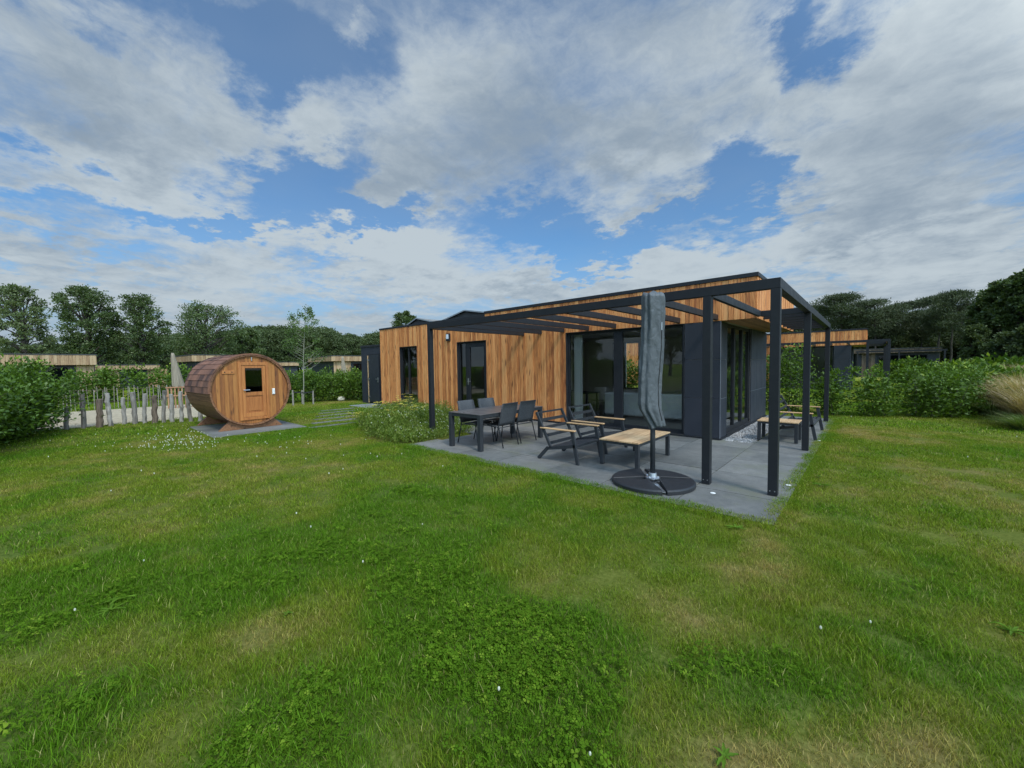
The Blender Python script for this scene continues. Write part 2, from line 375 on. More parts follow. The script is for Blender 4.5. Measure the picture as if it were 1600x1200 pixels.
def slab_mat(name, c1, c2, moss=.3):
    mt, n, b = base_mat(name)
    v = n.new('ShaderNodeTexCoord').outputs['Object']
    a = n.new('ShaderNodeAttribute', attribute_name='rnd').outputs['Fac']
    g = n.new('ShaderNodeNewGeometry').outputs['Position']
    n1 = n.noise(g, .9, 5, .6, .6); n2 = n.noise(g, 9, 6, .7); n3 = n.noise(g, 120, 3, .7)
    f = n.m('ADD', n.m('MULTIPLY', n.rng(n1.outputs['Fac'], .35, .65), .45), n.m('ADD', n.m('MULTIPLY', n.rng(n2.outputs['Fac'], .3, .7), .3), n.m('MULTIPLY', a, .38)))
    c = n.mix(f, c1, c2)
    ms = n.noise(n.v('ADD', g, (4, 9, 0)), .7, 5, .7)
    c = n.mix(n.rng(ms.outputs['Fac'], .53, .70, 0, moss), c, (.13,.135,.085))
    sp = n.rng(n3.outputs['Fac'], .4, .65, .78, 1.12)
    c = n.mix(1.0, c, n.comb(sp, sp, sp), 'MULTIPLY')
    n.put(b.inputs['Base Color'], c); n.put(b.inputs['Roughness'], n.rng(n1.outputs['Fac'], .3, .7, .62, .85))
    bp = n.new('ShaderNodeBump'); bp.inputs['Strength'].default_value = .35; bp.inputs['Distance'].default_value = .003
    n.put(bp.inputs['Height'], n3.outputs['Fac']); n.put(b.inputs['Normal'], bp.outputs[0])
    return mt
M['slab'] = slab_mat('concrete_paving', (.245,.235,.215), (.072,.074,.070), .85)
M['slab_pale'] = slab_mat('pale_paving', (.30,.31,.32), (.19,.20,.21), .3)
M['pebble'] = surf('pebbles', (.50,.48,.46), (.10,.10,.11), 40, .7, rnd=.85)
M['road'] = surf('gravel_track', (.47,.385,.26), (.27,.22,.145), 9, .95, .6, detail=12, bscale=60, bdist=.02)

def shingle_mat():
    mt, n, b = base_mat('roof_shingles')
    a = n.new('ShaderNodeAttribute', attribute_name='rnd').outputs['Fac']
    v = n.new('ShaderNodeTexCoord').outputs['Object']; g = n.noise(v, 90, 4, .8)
    c = n.mix(a, (.225,.100,.060), (.060,.027,.020)); sp = n.rng(g.outputs['Fac'], .3, .7, .7, 1.3)
    n.put(b.inputs['Base Color'], n.mix(1.0, c, n.comb(sp, sp, sp), 'MULTIPLY')); b.inputs['Roughness'].default_value = .9
    bp = n.new('ShaderNodeBump'); bp.inputs['Strength'].default_value = .5; bp.inputs['Distance'].default_value = .003
    n.put(bp.inputs['Height'], g.outputs['Fac']); n.put(b.inputs['Normal'], bp.outputs[0])
    return mt
M['shingle'] = shingle_mat()

def lawn_mat(name, inst):
    mt, n, b = base_mat(name)
    at_ = n.new('ShaderNodeAttribute', attribute_name='tone'); at_.attribute_type = 'INSTANCER' if inst else 'GEOMETRY'
    t = at_.outputs['Fac']
    g = n.new('ShaderNodeNewGeometry').outputs['Position']
    fine = n.noise(g, 3.4, 5, .7)
    t = n.m('ADD', t, n.m('MULTIPLY', n.m('SUBTRACT', fine.outputs['Fac'], .45), 1.9))
    lush, mid, dry = (.090,.185,.009), (.168,.218,.017), (.36,.27,.09)
    if inst:
        r = n.new('ShaderNodeAttribute', attribute_name='rnd').outputs['Fac']
        t = n.m('ADD', t, n.m('MULTIPLY', n.m('SUBTRACT', r, .5), -.55))
        c = n.mix(n.rng(t, 0, .75), mid, lush)
        c = n.mix(n.rng(t, -.12, -.85), c, dry)
        c = n.mix(n.rng(r, .93, .97, 0, .8), c, (.40,.34,.14))
        vr = n.rng(n.m('FRACT', n.m('MULTIPLY', r, 17.3)), 0, 1, .50, 1.62)
        c = n.mix(1.0, c, n.comb(vr, vr, vr), 'MULTIPLY')
    else:
        far = n.noise(g, 40, 6, .75)
        c = n.mix(n.rng(t, 0, .75), mid, lush); c = n.mix(n.rng(t, -.12, -.85), c, dry)
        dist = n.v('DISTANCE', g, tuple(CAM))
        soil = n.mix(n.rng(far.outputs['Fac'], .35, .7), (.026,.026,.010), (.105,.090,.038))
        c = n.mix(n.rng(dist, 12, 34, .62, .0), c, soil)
        s2 = n.rng(far.outputs['Fac'], .3, .7, .65, 1.2); c = n.mix(1.0, c, n.comb(s2, s2, s2), 'MULTIPLY')
    n.put(b.inputs['Base Color'], c); b.inputs['Roughness'].default_value = .62 if inst else .95
    b.inputs['Specular IOR Level'].default_value = .10 if inst else .05
    if inst:
        tr = n.new('ShaderNodeBsdfTranslucent'); n.put(tr.inputs[0], n.mix(1.0, c, (1.2, 1.25, .6), 'MULTIPLY'))
        mx = n.new('ShaderNodeMixShader'); mx.inputs[0].default_value = .36
        n.l.new(b.outputs[0], mx.inputs[1]); n.l.new(tr.outputs[0], mx.inputs[2]); n.l.new(mx.outputs[0], n.n['Material Output'].inputs[0])
    return mt
M['lawn'] = lawn_mat('lawn_ground', False)
M['blade'] = lawn_mat('grass_blades', True)
M['clover'] = leaf_mat('clover_leaves', (.072,.155,.008), (.125,.215,.014), (.22,.31,.03), rough=.8, trans=.35, posvar=3., spec=.06)
M['weed'] = leaf_mat('weed_leaves', (.085,.17,.014), (.14,.24,.022), rough=.7, trans=.3, spec=.12)
M['laurel'] = leaf_mat('laurel_leaves', (.042,.092,.010), (.125,.215,.018), (.28,.38,.04), rough=.42, trans=.22, spec=.35)
M['laurel_far'] = leaf_mat('hedge_leaves', (.045,.092,.010), (.150,.245,.022), (.34,.42,.06), rough=.5, trans=.25, spec=.3)
M['oak'] = leaf_mat('broadleaf_dark', (.050,.085,.022), (.110,.150,.044), (.19,.22,.10), rough=.5, trans=.25, posvar=.25)
M['ash'] = leaf_mat('broadleaf_pale', (.095,.135,.050), (.18,.215,.085), rough=.6, trans=.3, posvar=.3)
M['wood_far'] = leaf_mat('far_wood_leaves', (.050,.078,.024), (.105,.135,.044), rough=.6, trans=.2, posvar=.1)
M['pine'] = leaf_mat('pine_needles', (.040,.058,.024), (.088,.108,.042), rough=.7, trans=.15, posvar=.2)
M['young_leaf'] = leaf_mat('young_tree_leaves', (.07,.13,.03), (.16,.24,.06), rough=.5, trans=.35)
M['herb'] = leaf_mat('bed_foliage', (.09,.155,.014), (.20,.265,.03), (.32,.34,.09), rough=.6, trans=.3, posvar=1.8)
M['petal_white'] = leaf_mat('white_petals', (.58,.58,.46), (.72,.72,.62), rough=.6, trans=.2)
M['petal_yellow'] = leaf_mat('yellow_petals', (.72,.58,.06), (.80,.68,.16), rough=.6, trans=.2)
M['tan_grass'] = leaf_mat('tan_grass_blades', (.44,.30,.17), (.25,.25,.09), (.58,.44,.30), rough=.7, trans=.3, posvar=.8)
M['green_grass'] = leaf_mat('tall_grass_blades', (.085,.15,.03), (.17,.22,.06), (.33,.29,.13), rough=.7, trans=.3, posvar=.8)
# ------------------------------------------------------------------ lawn tone: + lush clover-green, - dry straw
DRY = [(-1.51,-5.39,.28,.9),(-1.14,-2.91,.45,.7),(-.95,-3.2,.4,.6),(0,-2.67,.5,.75),(.83,-2.25,.5,.75),(1.21,-3.01,.3,1.0),(.11,-4.01,.25,.8),(.71,.79,.35,.8),
 (.6,-3.55,.3,.7),(-2.04,-5.05,.28,.7),(-1.8,-4.7,.35,.6),(.14,-3.07,.25,.7),(1.5,-2.2,.4,.6),(-2.6,-5.3,.4,.55),(-4.5,-4.2,.9,.35),(-9.5,-4.6,1.2,.45),(.45,-3.75,.22,.7),(1.0,-3.3,.25,.9),
 (-.3,-2.2,.6,.4),(.3,-1.4,.4,.35),(-3.2,-4.6,.5,.35),(2.0,1.5,1.2,.3),(1.4,-.6,.7,.35),(-6.5,-3.4,1.1,.25),(-.4,-4.75,.25,.6),(-.75,-4.6,.2,.4)]
LUSH = [(-.45,-3.98,.42,1.3),(-.84,-4.13,.35,1.2),(-1.12,-5.0,.35,1.2),(-3.9,-5.4,1.3,.8),(-1.08,-3.79,.35,.8),(-2.75,-4.68,.5,.7),(-1.94,-5.67,.4,.9),(.44,-3.27,.28,1.1),
 (-.72,-1.23,.3,.8),(-2.06,-3.54,.5,.7),(-1.33,-3.91,.35,.6),(-6,-1.9,1.1,.5),(-10,-2.2,1.2,.5),(-.1,-4.4,.3,.9),(-3.4,-3.4,1.2,.5),(1.5,-1.6,.4,.5),(-14,-1,2,.6),(-.6,-3.7,.3,1.0)]
def tone(x, y):
    t = mnoise.noise(Vector((x*.55, y*.55, 3.1)))*.8 + mnoise.noise(Vector((x*1.7, y*1.7, 7.7)))*.8 + mnoise.noise(Vector((x*.17, y*.17, 1.7)))*.5 + .12
    for cx, cy, r, a in DRY: 
        q = ((x-cx)**2 + (y-cy)**2)/(r*r)
        if q < 6: t -= a*math.exp(-q)
    for cx, cy, r, a in LUSH:
        q = ((x-cx)**2 + (y-cy)**2)/(r*r)
        if q < 6: t += a*math.exp(-q)
    return t
PATIO = [(-6.35,-1.0),(.12,-1.0),(.12,8.55),(-1.5,8.55),(-1.5,3.4),(-9.85,3.4),(-9.85,2.15),(-6.9,1.75),(-6.5,1.2),(-6.25,.5),(-6.2,-.5)]
def inpoly(x, y, P):
    c = False; n = len(P)
    for i in range(n):
        x0, y0 = P[i]; x1, y1 = P[(i+1) % n]
        if (y0 > y) != (y1 > y) and x < (x1-x0)*(y-y0)/(y1-y0)+x0: c = not c
    return c
SPAD = [(-10.75,-3.38),(-10.75,-1.25),(-13.5,-1.25),(-13.5,-3.38)]
HOUSE = [(-14.9,3.35),(-1.45,3.35),(-1.45,8.4),(-14.9,8.4)]
SHED = [(-16.95,3.45),(-14.8,3.45),(-14.8,6),(-16.95,6)]
ROAD = [(-16.3,-14),(-23.6,-14),(-23.6,-2),(-23.0,.5),(-30,.5),(-30,-.8),(-40,-.8),(-40,-14)]
ROAD = [(-16.35,-30),(-23.2,-30),(-23.2,-.7),(-16.35,-.7)]
BED = [(-6.3,-.35),(-6.35,.55),(-6.7,1.1),(-8.2,1.7),(-9.9,2.1),(-10.2,3.3),(-13.3,3.3),(-13.2,2.75),(-11.5,1.6),(-10.3,.6),(-8.9,-.55),(-7.6,-1.05),(-6.5,-.95)]
STEPS = [(-10.55-.82*i, -.62+.40*i) for i in range(6)]
def blocked(x, y, mg=0.0):
    if inpoly(x, y, PATIO) or inpoly(x, y, SPAD) or inpoly(x, y, HOUSE) or inpoly(x, y, SHED) or inpoly(x, y, ROAD): return True
    if inpoly(x, y, BED): return True
    for sx, sy in STEPS:
        if abs(x-sx) < .10 and abs(y-sy) < .66: return True
    return False

# ------------------------------------------------------------------ ground
def axis_vals(a, b, fine0, fine1, step):
    lo = list(-np.geomspace(1, max(fine0-a, 2), 14)[::-1] + fine0); hi = list(np.geomspace(1, max(b-fine1, 2), 14) + fine1)
    return np.array(lo + list(np.arange(fine0, fine1+1e-6, step)) + hi)
def build_ground():
    xs = axis_vals(-600, 600, -24, 6, .2); ys = axis_vals(-600, 600, -9, 14, .2)
    nx, ny = len(xs), len(ys)
    V = np.zeros((nx*ny, 3)); T = np.zeros(nx*ny)
    for i, x in enumerate(xs):
        for j, y in enumerate(ys):
            near = -26 < x < 8 and -11 < y < 16
            z = -.018 + (mnoise.noise(Vector((x*.8, y*.8, 0)))*.010 if near else 0)
            if inpoly(x, y, PATIO): z = -.045
            V[i*ny+j] = (x, y, z); T[i*ny+j] = tone(x, y)
    I, J = np.meshgrid(np.arange(nx-1), np.arange(ny-1), indexing='ij'); a = (I*ny+J).ravel()
    F = np.stack([a, a+ny, a+ny+1, a+1], 1)
    me = mk_mesh('lawn', V, F, smooth=True)
    at_ = me.attributes.new('tone', 'FLOAT', 'POINT'); at_.data.foreach_set('value', T.astype(np.float32))
    me.materials.append(M['lawn']); o = bpy.data.objects.new('lawn', me); COL.objects.link(o)
    tag(o, 'wide mown lawn with clover and dry straw patches', kind='structure')
build_ground()

rg = random.Random(5)
# patio: real slabs with open joints
mb = MB()
def clip_slab(x0, x1, y0, y1):
    g = .006
    mb.box(x0+g, x1-g, y0+g, y1-g, -.05, rg.uniform(-.0015, .0015), rg.random())
ys = [-1.0, -.16] + [-.16+ .99*k for k in range(1, 9)] + [8.55]
xs_ = [.12 - 1.0*k for k in range(7)]
for j in range(len(ys)-1):
    y0, y1 = ys[j], ys[j+1]
    for i in range(10):
        x1 = .12 - 1.0*i; x0 = x1-1.0
        if j == 0: x1 += .0; x0 += .0
        if x0 < -6.9 and y1 < 1.7: continue
        if x0 < -6.0 and y1 < 1.7: x0 = -6.35 if y1 < .3 else -6.2
        if x0 < -9.85: continue
        if y0 > 3.4 and x1 < -1.4: continue
        if x1-x0 < .1: continue
        if y1 > 3.4 and x1 <= -1.4: y1 = 3.4
        if y0 > 3.4 and x0 < -1.5: x0 = -1.5
        if y0 > 3.3 and y0 < 6.8 and x0 < -.9: x0 = -.90
        if x1-x0 < .1: continue
        clip_slab(x0, x1, y0, min(y1, ys[j+1]))
o = mb.obj('patio', M['slab']); tag(o, 'grey concrete slab terrace under the pergola', kind='structure')
# pebble strip beside the side wall
def pebbles(name, x0, x1, y0, y1, n, seed, r0=.012, r1=.026):
    r = np.random.RandomState(seed)
    base = np.array([(1,0,0),(-1,0,0),(0,1,0),(0,-1,0),(0,0,1),(0,0,-1)], float)
    fc = np.array([(0,2,4),(2,1,4),(1,3,4),(3,0,4),(2,0,5),(1,2,5),(3,1,5),(0,3,5)])
    ang = r.rand(n)*6.28; s = r.uniform(r0, r1, (n,3)); s[:,2] *= .65
    V = base[None]*s[:,None,:]; ca, sa = np.cos(ang)[:,None], np.sin(ang)[:,None]
    X = V[:,:,0]*ca - V[:,:,1]*sa; Y = V[:,:,0]*sa + V[:,:,1]*ca
    c = np.stack([r.uniform(x0,x1,n), r.uniform(y0,y1,n), r.uniform(-.02,.0,n)], 1)
    V = np.stack([X, Y, V[:,:,2]], 2) + c[:,None,:]
    F = (fc[None] + (np.arange(n)*6)[:,None,None]).reshape(-1,3)
    return link_mesh(name, V.reshape(-1,3), F, M['pebble'], rnd=np.repeat(r.rand(n), 8))
o = pebbles('pebble_strip', -1.46, -.92, 3.42, 6.85, 5200, 3); tag(o, 'strip of grey and white pebbles along the glazed side wall', kind='stuff')
# sauna pad, path slabs, shed pad, track
mb = MB()
for i in range(3):
    for j in range(2): mb.box(-13.5+.917*i+.004, -13.5+.917*(i+1)-.004, -3.38+1.065*j+.004, -3.38+1.065*(j+1)-.004, -.04, .012, rg.random())
tag(mb.obj('sauna_pad', M['slab'], bevel=.006), 'grey slab base under the barrel sauna', kind='structure')
mb = MB()
for sx, sy in STEPS: mb.box(sx-.10, sx+.10, sy-.66, sy+.66, -.04, .0, rg.random())
tag(mb.obj('path', M['slab']), 'stepping strips of concrete crossing the lawn to the sauna', kind='structure')
mb = MB(); mb.box(-15.75, -14.2, 2.35, 3.4, -.04, .006, .4); mb.box(-14.19, -13.2, 2.5, 3.36, -.04, .006, .7)
tag(mb.obj('shed_pavement', M['slab_pale']), 'small paved area before the dark shed', kind='structure')
mb = MB(); mb.box(-23.2, -16.35, -30, -.7, -.06, -.004)
tag(mb.obj('gravel_road', M['road']), 'pale gravel track behind the log posts', kind='structure')

# ------------------------------------------------------------------ cladding
def planks(mb, seed, fixed, u0, u1, z0, z1, openings=(), axis='X', wr=(.085,.14), t=.022, sign=-1, gap=.0075):
    """vertical boards from u0 to u1 on the plane `fixed`; openings = (ua, ub, za, zb)"""
    r = random.Random(seed); cuts = sorted({u0, u1} | {v for o_ in openings for v in o_[:2] if u0 < v < u1})
    for a, b in zip(cuts, cuts[1:]):
        u = a
        while u < b-1e-4:
            w = r.uniform(*wr)
            if b-(u+w) < wr[0]*.7: w = b-u
            spans = [(z0, z1)]
            for (ua, ub, za, zb) in openings:
                if ua-1e-4 <= u and u+w <= ub+1e-4:
                    ns = []
                    for s0, s1 in spans:
                        if za > s0+.01: ns.append((s0, min(za, s1)))
                        if zb < s1-.01: ns.append((max(zb, s0), s1))
                    spans = ns
            d = t + r.choice([0, .003, .006, .010]); rr = r.random()
            for s0, s1 in spans:
                lo, hi = (fixed, fixed+sign*d) if sign > 0 else (fixed-d, fixed)
                if axis == 'X': mb.box(u+gap/2, u+w-gap/2, lo, hi, s0, s1, rr)
                else: mb.box(lo, hi, u+gap/2, u+w-gap/2, s0, s1, rr)
            u += w

def build_cabin():
    root = empty('cabin', (-8, 5.8, 0), 'long flat-roofed holiday cabin with honey larch boards and anthracite corner behind the pergola', 'cabin')
    YF, YB, XL, XR = 3.4, 8.3, -14.83, -1.5
    W1 = (-13.35,-12.16,.04,2.42); DR = (-9.80,-8.36,.03,2.44); BG = (-5.30,-2.22,.04,2.47)
    # wall core (dark lining) with openings
    mb = MB()
    def wall_x(y0, y1, x0, x1, z0, z1, ops):
        u = x0
        for (a, b, za, zb) in sorted(ops):
            mb.box(u, a, y0, y1, z0, z1)
            if za > z0+.01: mb.box(a, b, y0, y1, z0, za)
            mb.box(a, b, y0, y1, zb, z1); u = b
        mb.box(u, x1, y0, y1, z0, z1)
    wall_x(YF+.004, YF+.16, XL+.02, XR-.02, -.03, 3.14, [W1, DR, BG])
    mb.box(XL+.02, XL+.16, YF+.165, YB, -.03, 3.14)
    wall_x(YB-.16, YB, XL+.165, XR-.2, -.03, 3.14, [(-6.42,-6.28,.7,2.42), (-5.95,-5.38,.7,2.42)])
    # right wall with glazing opening y 3.95..6.25
    for (a, b, za, zb) in ((3.565, 3.93, -.03, 2.47), (6.25, 8.3, -.03, 2.47), (3.93, 6.25, -.03, .05), (3.565, 8.3, 2.474, 3.14)):
        mb.box(-1.66, -1.524, a, b, za, zb)
    mb.obj('wall', M['interior_wall'], root)
    for q in ((-6.02, -5.9, 3.57, 4.6), (-8.2, -8.08, 3.57, 8.1), (-10.6, -10.5, 3.57, 8.1)):
        mb = MB(); mb.box(*q, .06, 2.47); mb.obj('partition_wall', M['interior_wall'], root)
    mb = MB(); mb.box(XL+.17, -1.67, YF+.165, YB-.165, -.02, .045); mb.obj('floor', M['interior_floor'], root)
    mb = MB(); mb.box(XL+.17, -1.67, YF+.165, YB-.165, 2.48, 2.53); mb.obj('ceiling', M['interior_wall'], root)
    # cladding
    mb = MB()
    planks(mb, 11, YF, XL, -8.40, .05, 3.19, [W1, DR], wr=(.055,.10))
    planks(mb, 12, YF, -8.40, -5.30, .05, 3.27, [DR], wr=(.06,.115))
    planks(mb, 13, YF, -5.30, -.88, 2.47, 3.27, wr=(.085,.13))
    mb.obj('cladding', M['larch'], root)
    mb = MB(); planks(mb, 14, -.88, YF+.002, YB, 2.47, 3.27, axis='Y', sign=1, wr=(.06,.10)); mb.obj('side_cladding', M['larch'], root)
    mb = MB(); planks(mb, 15, XL, YF, YB, .05, 3.19, axis='Y', sign=-1)
    mb.obj('side_cladding', M['larch'], root)
    # roof box of the living part with its overhang
    mb = MB(); mb.box(-1.50, -.885, YF+.004, YB, 2.51, 3.22); mb.box(-8.38, -.885, YF+.02, YB, 3.15, 3.29); mb.box(XL+.02, -8.39, YF+.02, YB, 3.15, 3.18)
    mb.obj('roof', M['roofing'], root)
    mb = MB()
    for k in range(7): mb.box(-1.49+.087*k, -1.49+.087*(k+1)-.004, YF+.006, YB, 2.475, 2.505, rg.random())
    mb.obj('soffit', M['soffit'], root)
    mb = MB()   # coping strips
    mb.box(XL-.04, -8.41, YF-.045, YF+.06, 3.192, 3.262); mb.box(-8.43, -.835, YF-.045, YF+.06, 3.272, 3.352)
    mb.box(-.945, -.835, YF+.062, YB+.03, 3.272, 3.352); mb.box(XL-.04, XL+.06, YF+.062, YB+.03, 3.192, 3.262); mb.box(-8.43, -8.38, YF+.062, YB+.03, 3.272, 3.352)
    mb.obj('coping', M['anthracite'], root, bevel=.004)
    # dark corner panels (front and side), seams between
    zs = [.03, .86, 1.68, 2.468]
    def pan(*q):
        mb = MB(); mb.box(*q, rg.random()); mb.obj('dark_panel', M['panel'], root, bevel=.0015)
    for k in range(3):
        pan(-2.21, -1.50, YF-.02, YF, zs[k]+.003, zs[k+1]-.003)
    for (a, b) in ((3.404, 3.92), (6.26, 6.95), (6.957, 7.6), (7.607, 8.3)):
        for k in range(3): pan(-1.52, -1.50, a, b-.004, zs[k]+.003, zs[k+1]-.003)
    for q in ((-1.499, -1.492, YF-.026, YF-.001, .03, 2.466), (-1.499, -1.494, 3.40, 3.92, zs[1]-.004, zs[1]+.004), (-1.499, -1.494, 6.26, 8.3, zs[1]-.004, zs[1]+.004)):
        mb = MB(); mb.box(*q); mb.obj('panel_trim', M['seam'], root)
    mb = MB(); mb.box(-5.32, -1.49, YF-.035, YF+.0, -.02, .026); mb.box(-1.52, -1.47, YF+.003, YB, -.02, .026)
    mb.box(XL, -5.33, YF-.012, YF-.001, -.02, .048); mb.obj('plinth', M['anthracite'], root)
    # windows
    def window(name, x0, x1, z0, z1, fw, mulls, yy=YF+.05, d=.06, parts=None, gm='glass', extra=None):
        mb = MB()
        mb.box(x0, x0+fw, yy, yy+d, z0, z1); mb.box(x1-fw, x1, yy, yy+d, z0, z1)
        mb.box(x0+fw, x1-fw, yy, yy+d, z1-fw, z1); mb.box(x0+fw, x1-fw, yy, yy+d, z0, z0+fw*1.3)
        for (a, b) in mulls: mb.box(a, b, yy-.012, yy+d+.002, z0+fw*1.3, z1-fw)
        fr = mb.obj(name, M['powder'], root, bevel=.003)
        es = [x0+fw] + [v for ab in mulls for v in ab] + [x1-fw]
        for k in range(0, len(es), 2):
            g = MB(); g.add([(es[k], yy+.03, z0+fw*1.3), (es[k+1], yy+.03, z0+fw*1.3), (es[k+1], yy+.03, z1-fw), (es[k], yy+.03, z1-fw)], [(0,1,2,3)])
            g.obj('pane', M[gm], fr)
        return fr
    window('window', *W1, .05, [(-12.86,-12.78)])
    window('window', *BG, .07, [(-3.93,-3.70)])
    # reveals (dark lining)
    for (a, b, za, zb) in (W1, DR, BG):
        mb = MB(); mb.box(a+.001, a+.014, YF-.03, YF+.049, za, zb-.015); mb.box(b-.014, b-.001, YF-.03, YF+.049, za, zb-.015); mb.box(a+.001, b-.001, YF-.03, YF+.049, zb-.014, zb-.001)
        mb.box(a+.015, b-.015, YF-.03, YF+.049, za+.001, za+.012)
        mb.obj('reveal_trim', M['anthracite'], root)
    # door: fixed side light + glazed door leaf
    yy = YF+.05
    mb = MB(); x0, x1, z0, z1 = DR
    mb.box(x0, x0+.06, yy, yy+.07, z0, z1); mb.box(x1-.05, x1, yy, yy+.07, z0, z1); mb.box(x0+.06, x1-.05, yy, yy+.07, z1-.06, z1); mb.box(x0+.06, x1-.05, yy, yy+.07, z0, z0+.04)
    mb.box(x0+.36, x0+.42, yy, yy+.07, z0+.04, z1-.06)
    fr = mb.obj('door_frame', M['powder'], root, bevel=.003)
    g = MB(); g.add([(x0+.06,yy+.04,z0+.04),(x0+.36,yy+.04,z0+.04),(x0+.36,yy+.04,z1-.06),(x0+.06,yy+.04,z1-.06)],[(0,1,2,3)]); g.obj('side_pane', M['glass'], fr)
    mb = MB(); a, b = x0+.425, x1-.055; c, e = z0+.05, z1-.065
    mb.box(a, a+.16, yy-.012, yy+.045, c, e); mb.box(b-.12, b, yy-.012, yy+.045, c, e); mb.box(a+.16, b-.12, yy-.012, yy+.045, e-.13, e); mb.box(a+.16, b-.12, yy-.012, yy+.045, c, c+.15)
    dr = mb.obj('door', M['powder'], root, bevel=.003)
    g = MB(); g.add([(a+.16,yy+.02,c+.15),(b-.12,yy+.02,c+.15),(b-.12,yy+.02,e-.13),(a+.16,yy+.02,e-.13)],[(0,1,2,3)]); g.obj('pane', M['glass'], dr)
    mb = MB(); hz_ = 1.08; mb.box(a+.05, a+.09, yy-.022, yy-.013, hz_-.1, hz_+.12); mb.bar((a+.07, yy-.05, hz_+.02), (a+.22, yy-.05, hz_+.02), .018, .02); mb.bar((a+.07, yy-.02, hz_+.02), (a+.07, yy-.055, hz_+.02), .018, .018)
    mb.obj('handle', M['alu'], dr)
    for z in (.35, 1.25, 2.1):
        mb = MB(); mb.tube([(b+.012, yy-.022, z-.045), (b+.012, yy-.022, z+.045)], .011, 8); mb.obj('hinge', M['alu'], dr)
    # side glazing
    X0, X1 = -1.60, -1.545; ya, yb, za, zb = 3.94, 6.24, .06, 2.46; fw = .07
    mb = MB(); mb.box(X0, X1, ya, ya+fw, za, zb); mb.box(X0, X1, yb-fw, yb, za, zb); mb.box(X0, X1, ya+fw, yb-fw, zb-fw, zb); mb.box(X0, X1, ya+fw, yb-fw, za, za+.1)
    mb.box(X0-.01, X1+.012, 4.66, 4.75, za+.1, zb-fw); mb.box(X0-.01, X1+.012, 5.40, 5.49, za+.1, zb-fw)
    fr = mb.obj('window', M['powder'], root, bevel=.003)
    for (a, b) in ((ya+fw, 4.66), (4.75, 5.40), (5.49, yb-fw)):
        g = MB(); g.add([(X0+.03,a,za+.1),(X0+.03,b,za+.1),(X0+.03,b,zb-fw),(X0+.03,a,zb-fw)],[(0,1,2,3)]); g.obj('pane', M['glass'], fr)
    mb = MB(); mb.box(-1.53, -1.49, 3.925, 6.26, .0, .055); mb.obj('sill', M['anthracite'], root)
    for q in ((-1.544, -1.5235, 3.946, 6.234, .051, .064), (-1.66, -1.5235, 3.9305, 3.9395, .066, 2.469), (-1.66, -1.5235, 6.2405, 6.2495, .066, 2.469)):
        mb = MB(); mb.box(*q); mb.obj('reveal_trim', M['anthracite'], root)
    # back windows
    for (a, b) in ((-6.42,-6.28), (-5.95,-5.38)):
        mb = MB(); mb.box(a+.001, b-.001, 8.12, 8.2, .7, .74); mb.box(a+.001, b-.001, 8.12, 8.2, 2.38, 2.419); mb.box(a+.001, a+.03, 8.12, 8.2, .74, 2.38); mb.box(b-.03, b-.001, 8.12, 8.2, .74, 2.38)
        mb.obj('window', M['powder'], root)
    # lamp
    mb = MB(); mb.box(-10.30, -10.12, YF-.10, YF-.026, 2.50, 2.76); lp = mb.obj('wall_lamp', M['powder'], root, bevel=.006)
    mb = MB(); mb.box(-10.275, -10.145, YF-.112, YF-.101, 2.57, 2.73); mb.obj('lens', M['lens'], lp, bevel=.004)
    # solar panels: two shallow tents on the low roof
    for (xa, xm, xb, zl, zp) in ((-14.75, -13.9, -12.6, 3.42, 3.70), (-12.2, -10.75, -9.0, 3.43, 3.72)):
        for (p, q) in (((xa, zl), (xm-.01, zp)), ((xm+.01, zp), (xb, zl))):
            mb = MB(); mb.add([(p[0],4.6,p[1]),(q[0],4.6,q[1]),(q[0],7.6,q[1]),(p[0],7.6,p[1]),(p[0],4.6,p[1]+.03),(q[0],4.6,q[1]+.03),(q[0],7.6,q[1]+.03),(p[0],7.6,p[1]+.03)],
                [(0,3,2,1),(4,5,6,7),(0,1,5,4),(1,2,6,5),(2,3,7,6),(3,0,4,7)])
            sp = mb.obj('solar_panel', M['solar'], root)
            mb = MB(); mb.bar((p[0],4.585,p[1]+.017),(q[0],4.585,q[1]+.017),.02,.045, side=(0,1,0)); mb.obj('panel_frame', M['alu'], sp)
        mb = MB(); mb.add([(xa+.1,4.68,3.2),(xb-.1,4.68,3.2),(xb-.1,4.68,zl-.002),(xm,4.68,zp-.01),(xa+.1,4.68,zl-.002)],[(0,1,2,3,4)]); mb.obj('panel_mount', M['roofing'], root)
    mb = MB(); mb.tube([(-9.2,6.2,3.18),(-9.2,6.2,3.62)], .06, 12); mb.obj('roof_vent', M['anthracite'], root)
    return root
cabin = build_cabin()

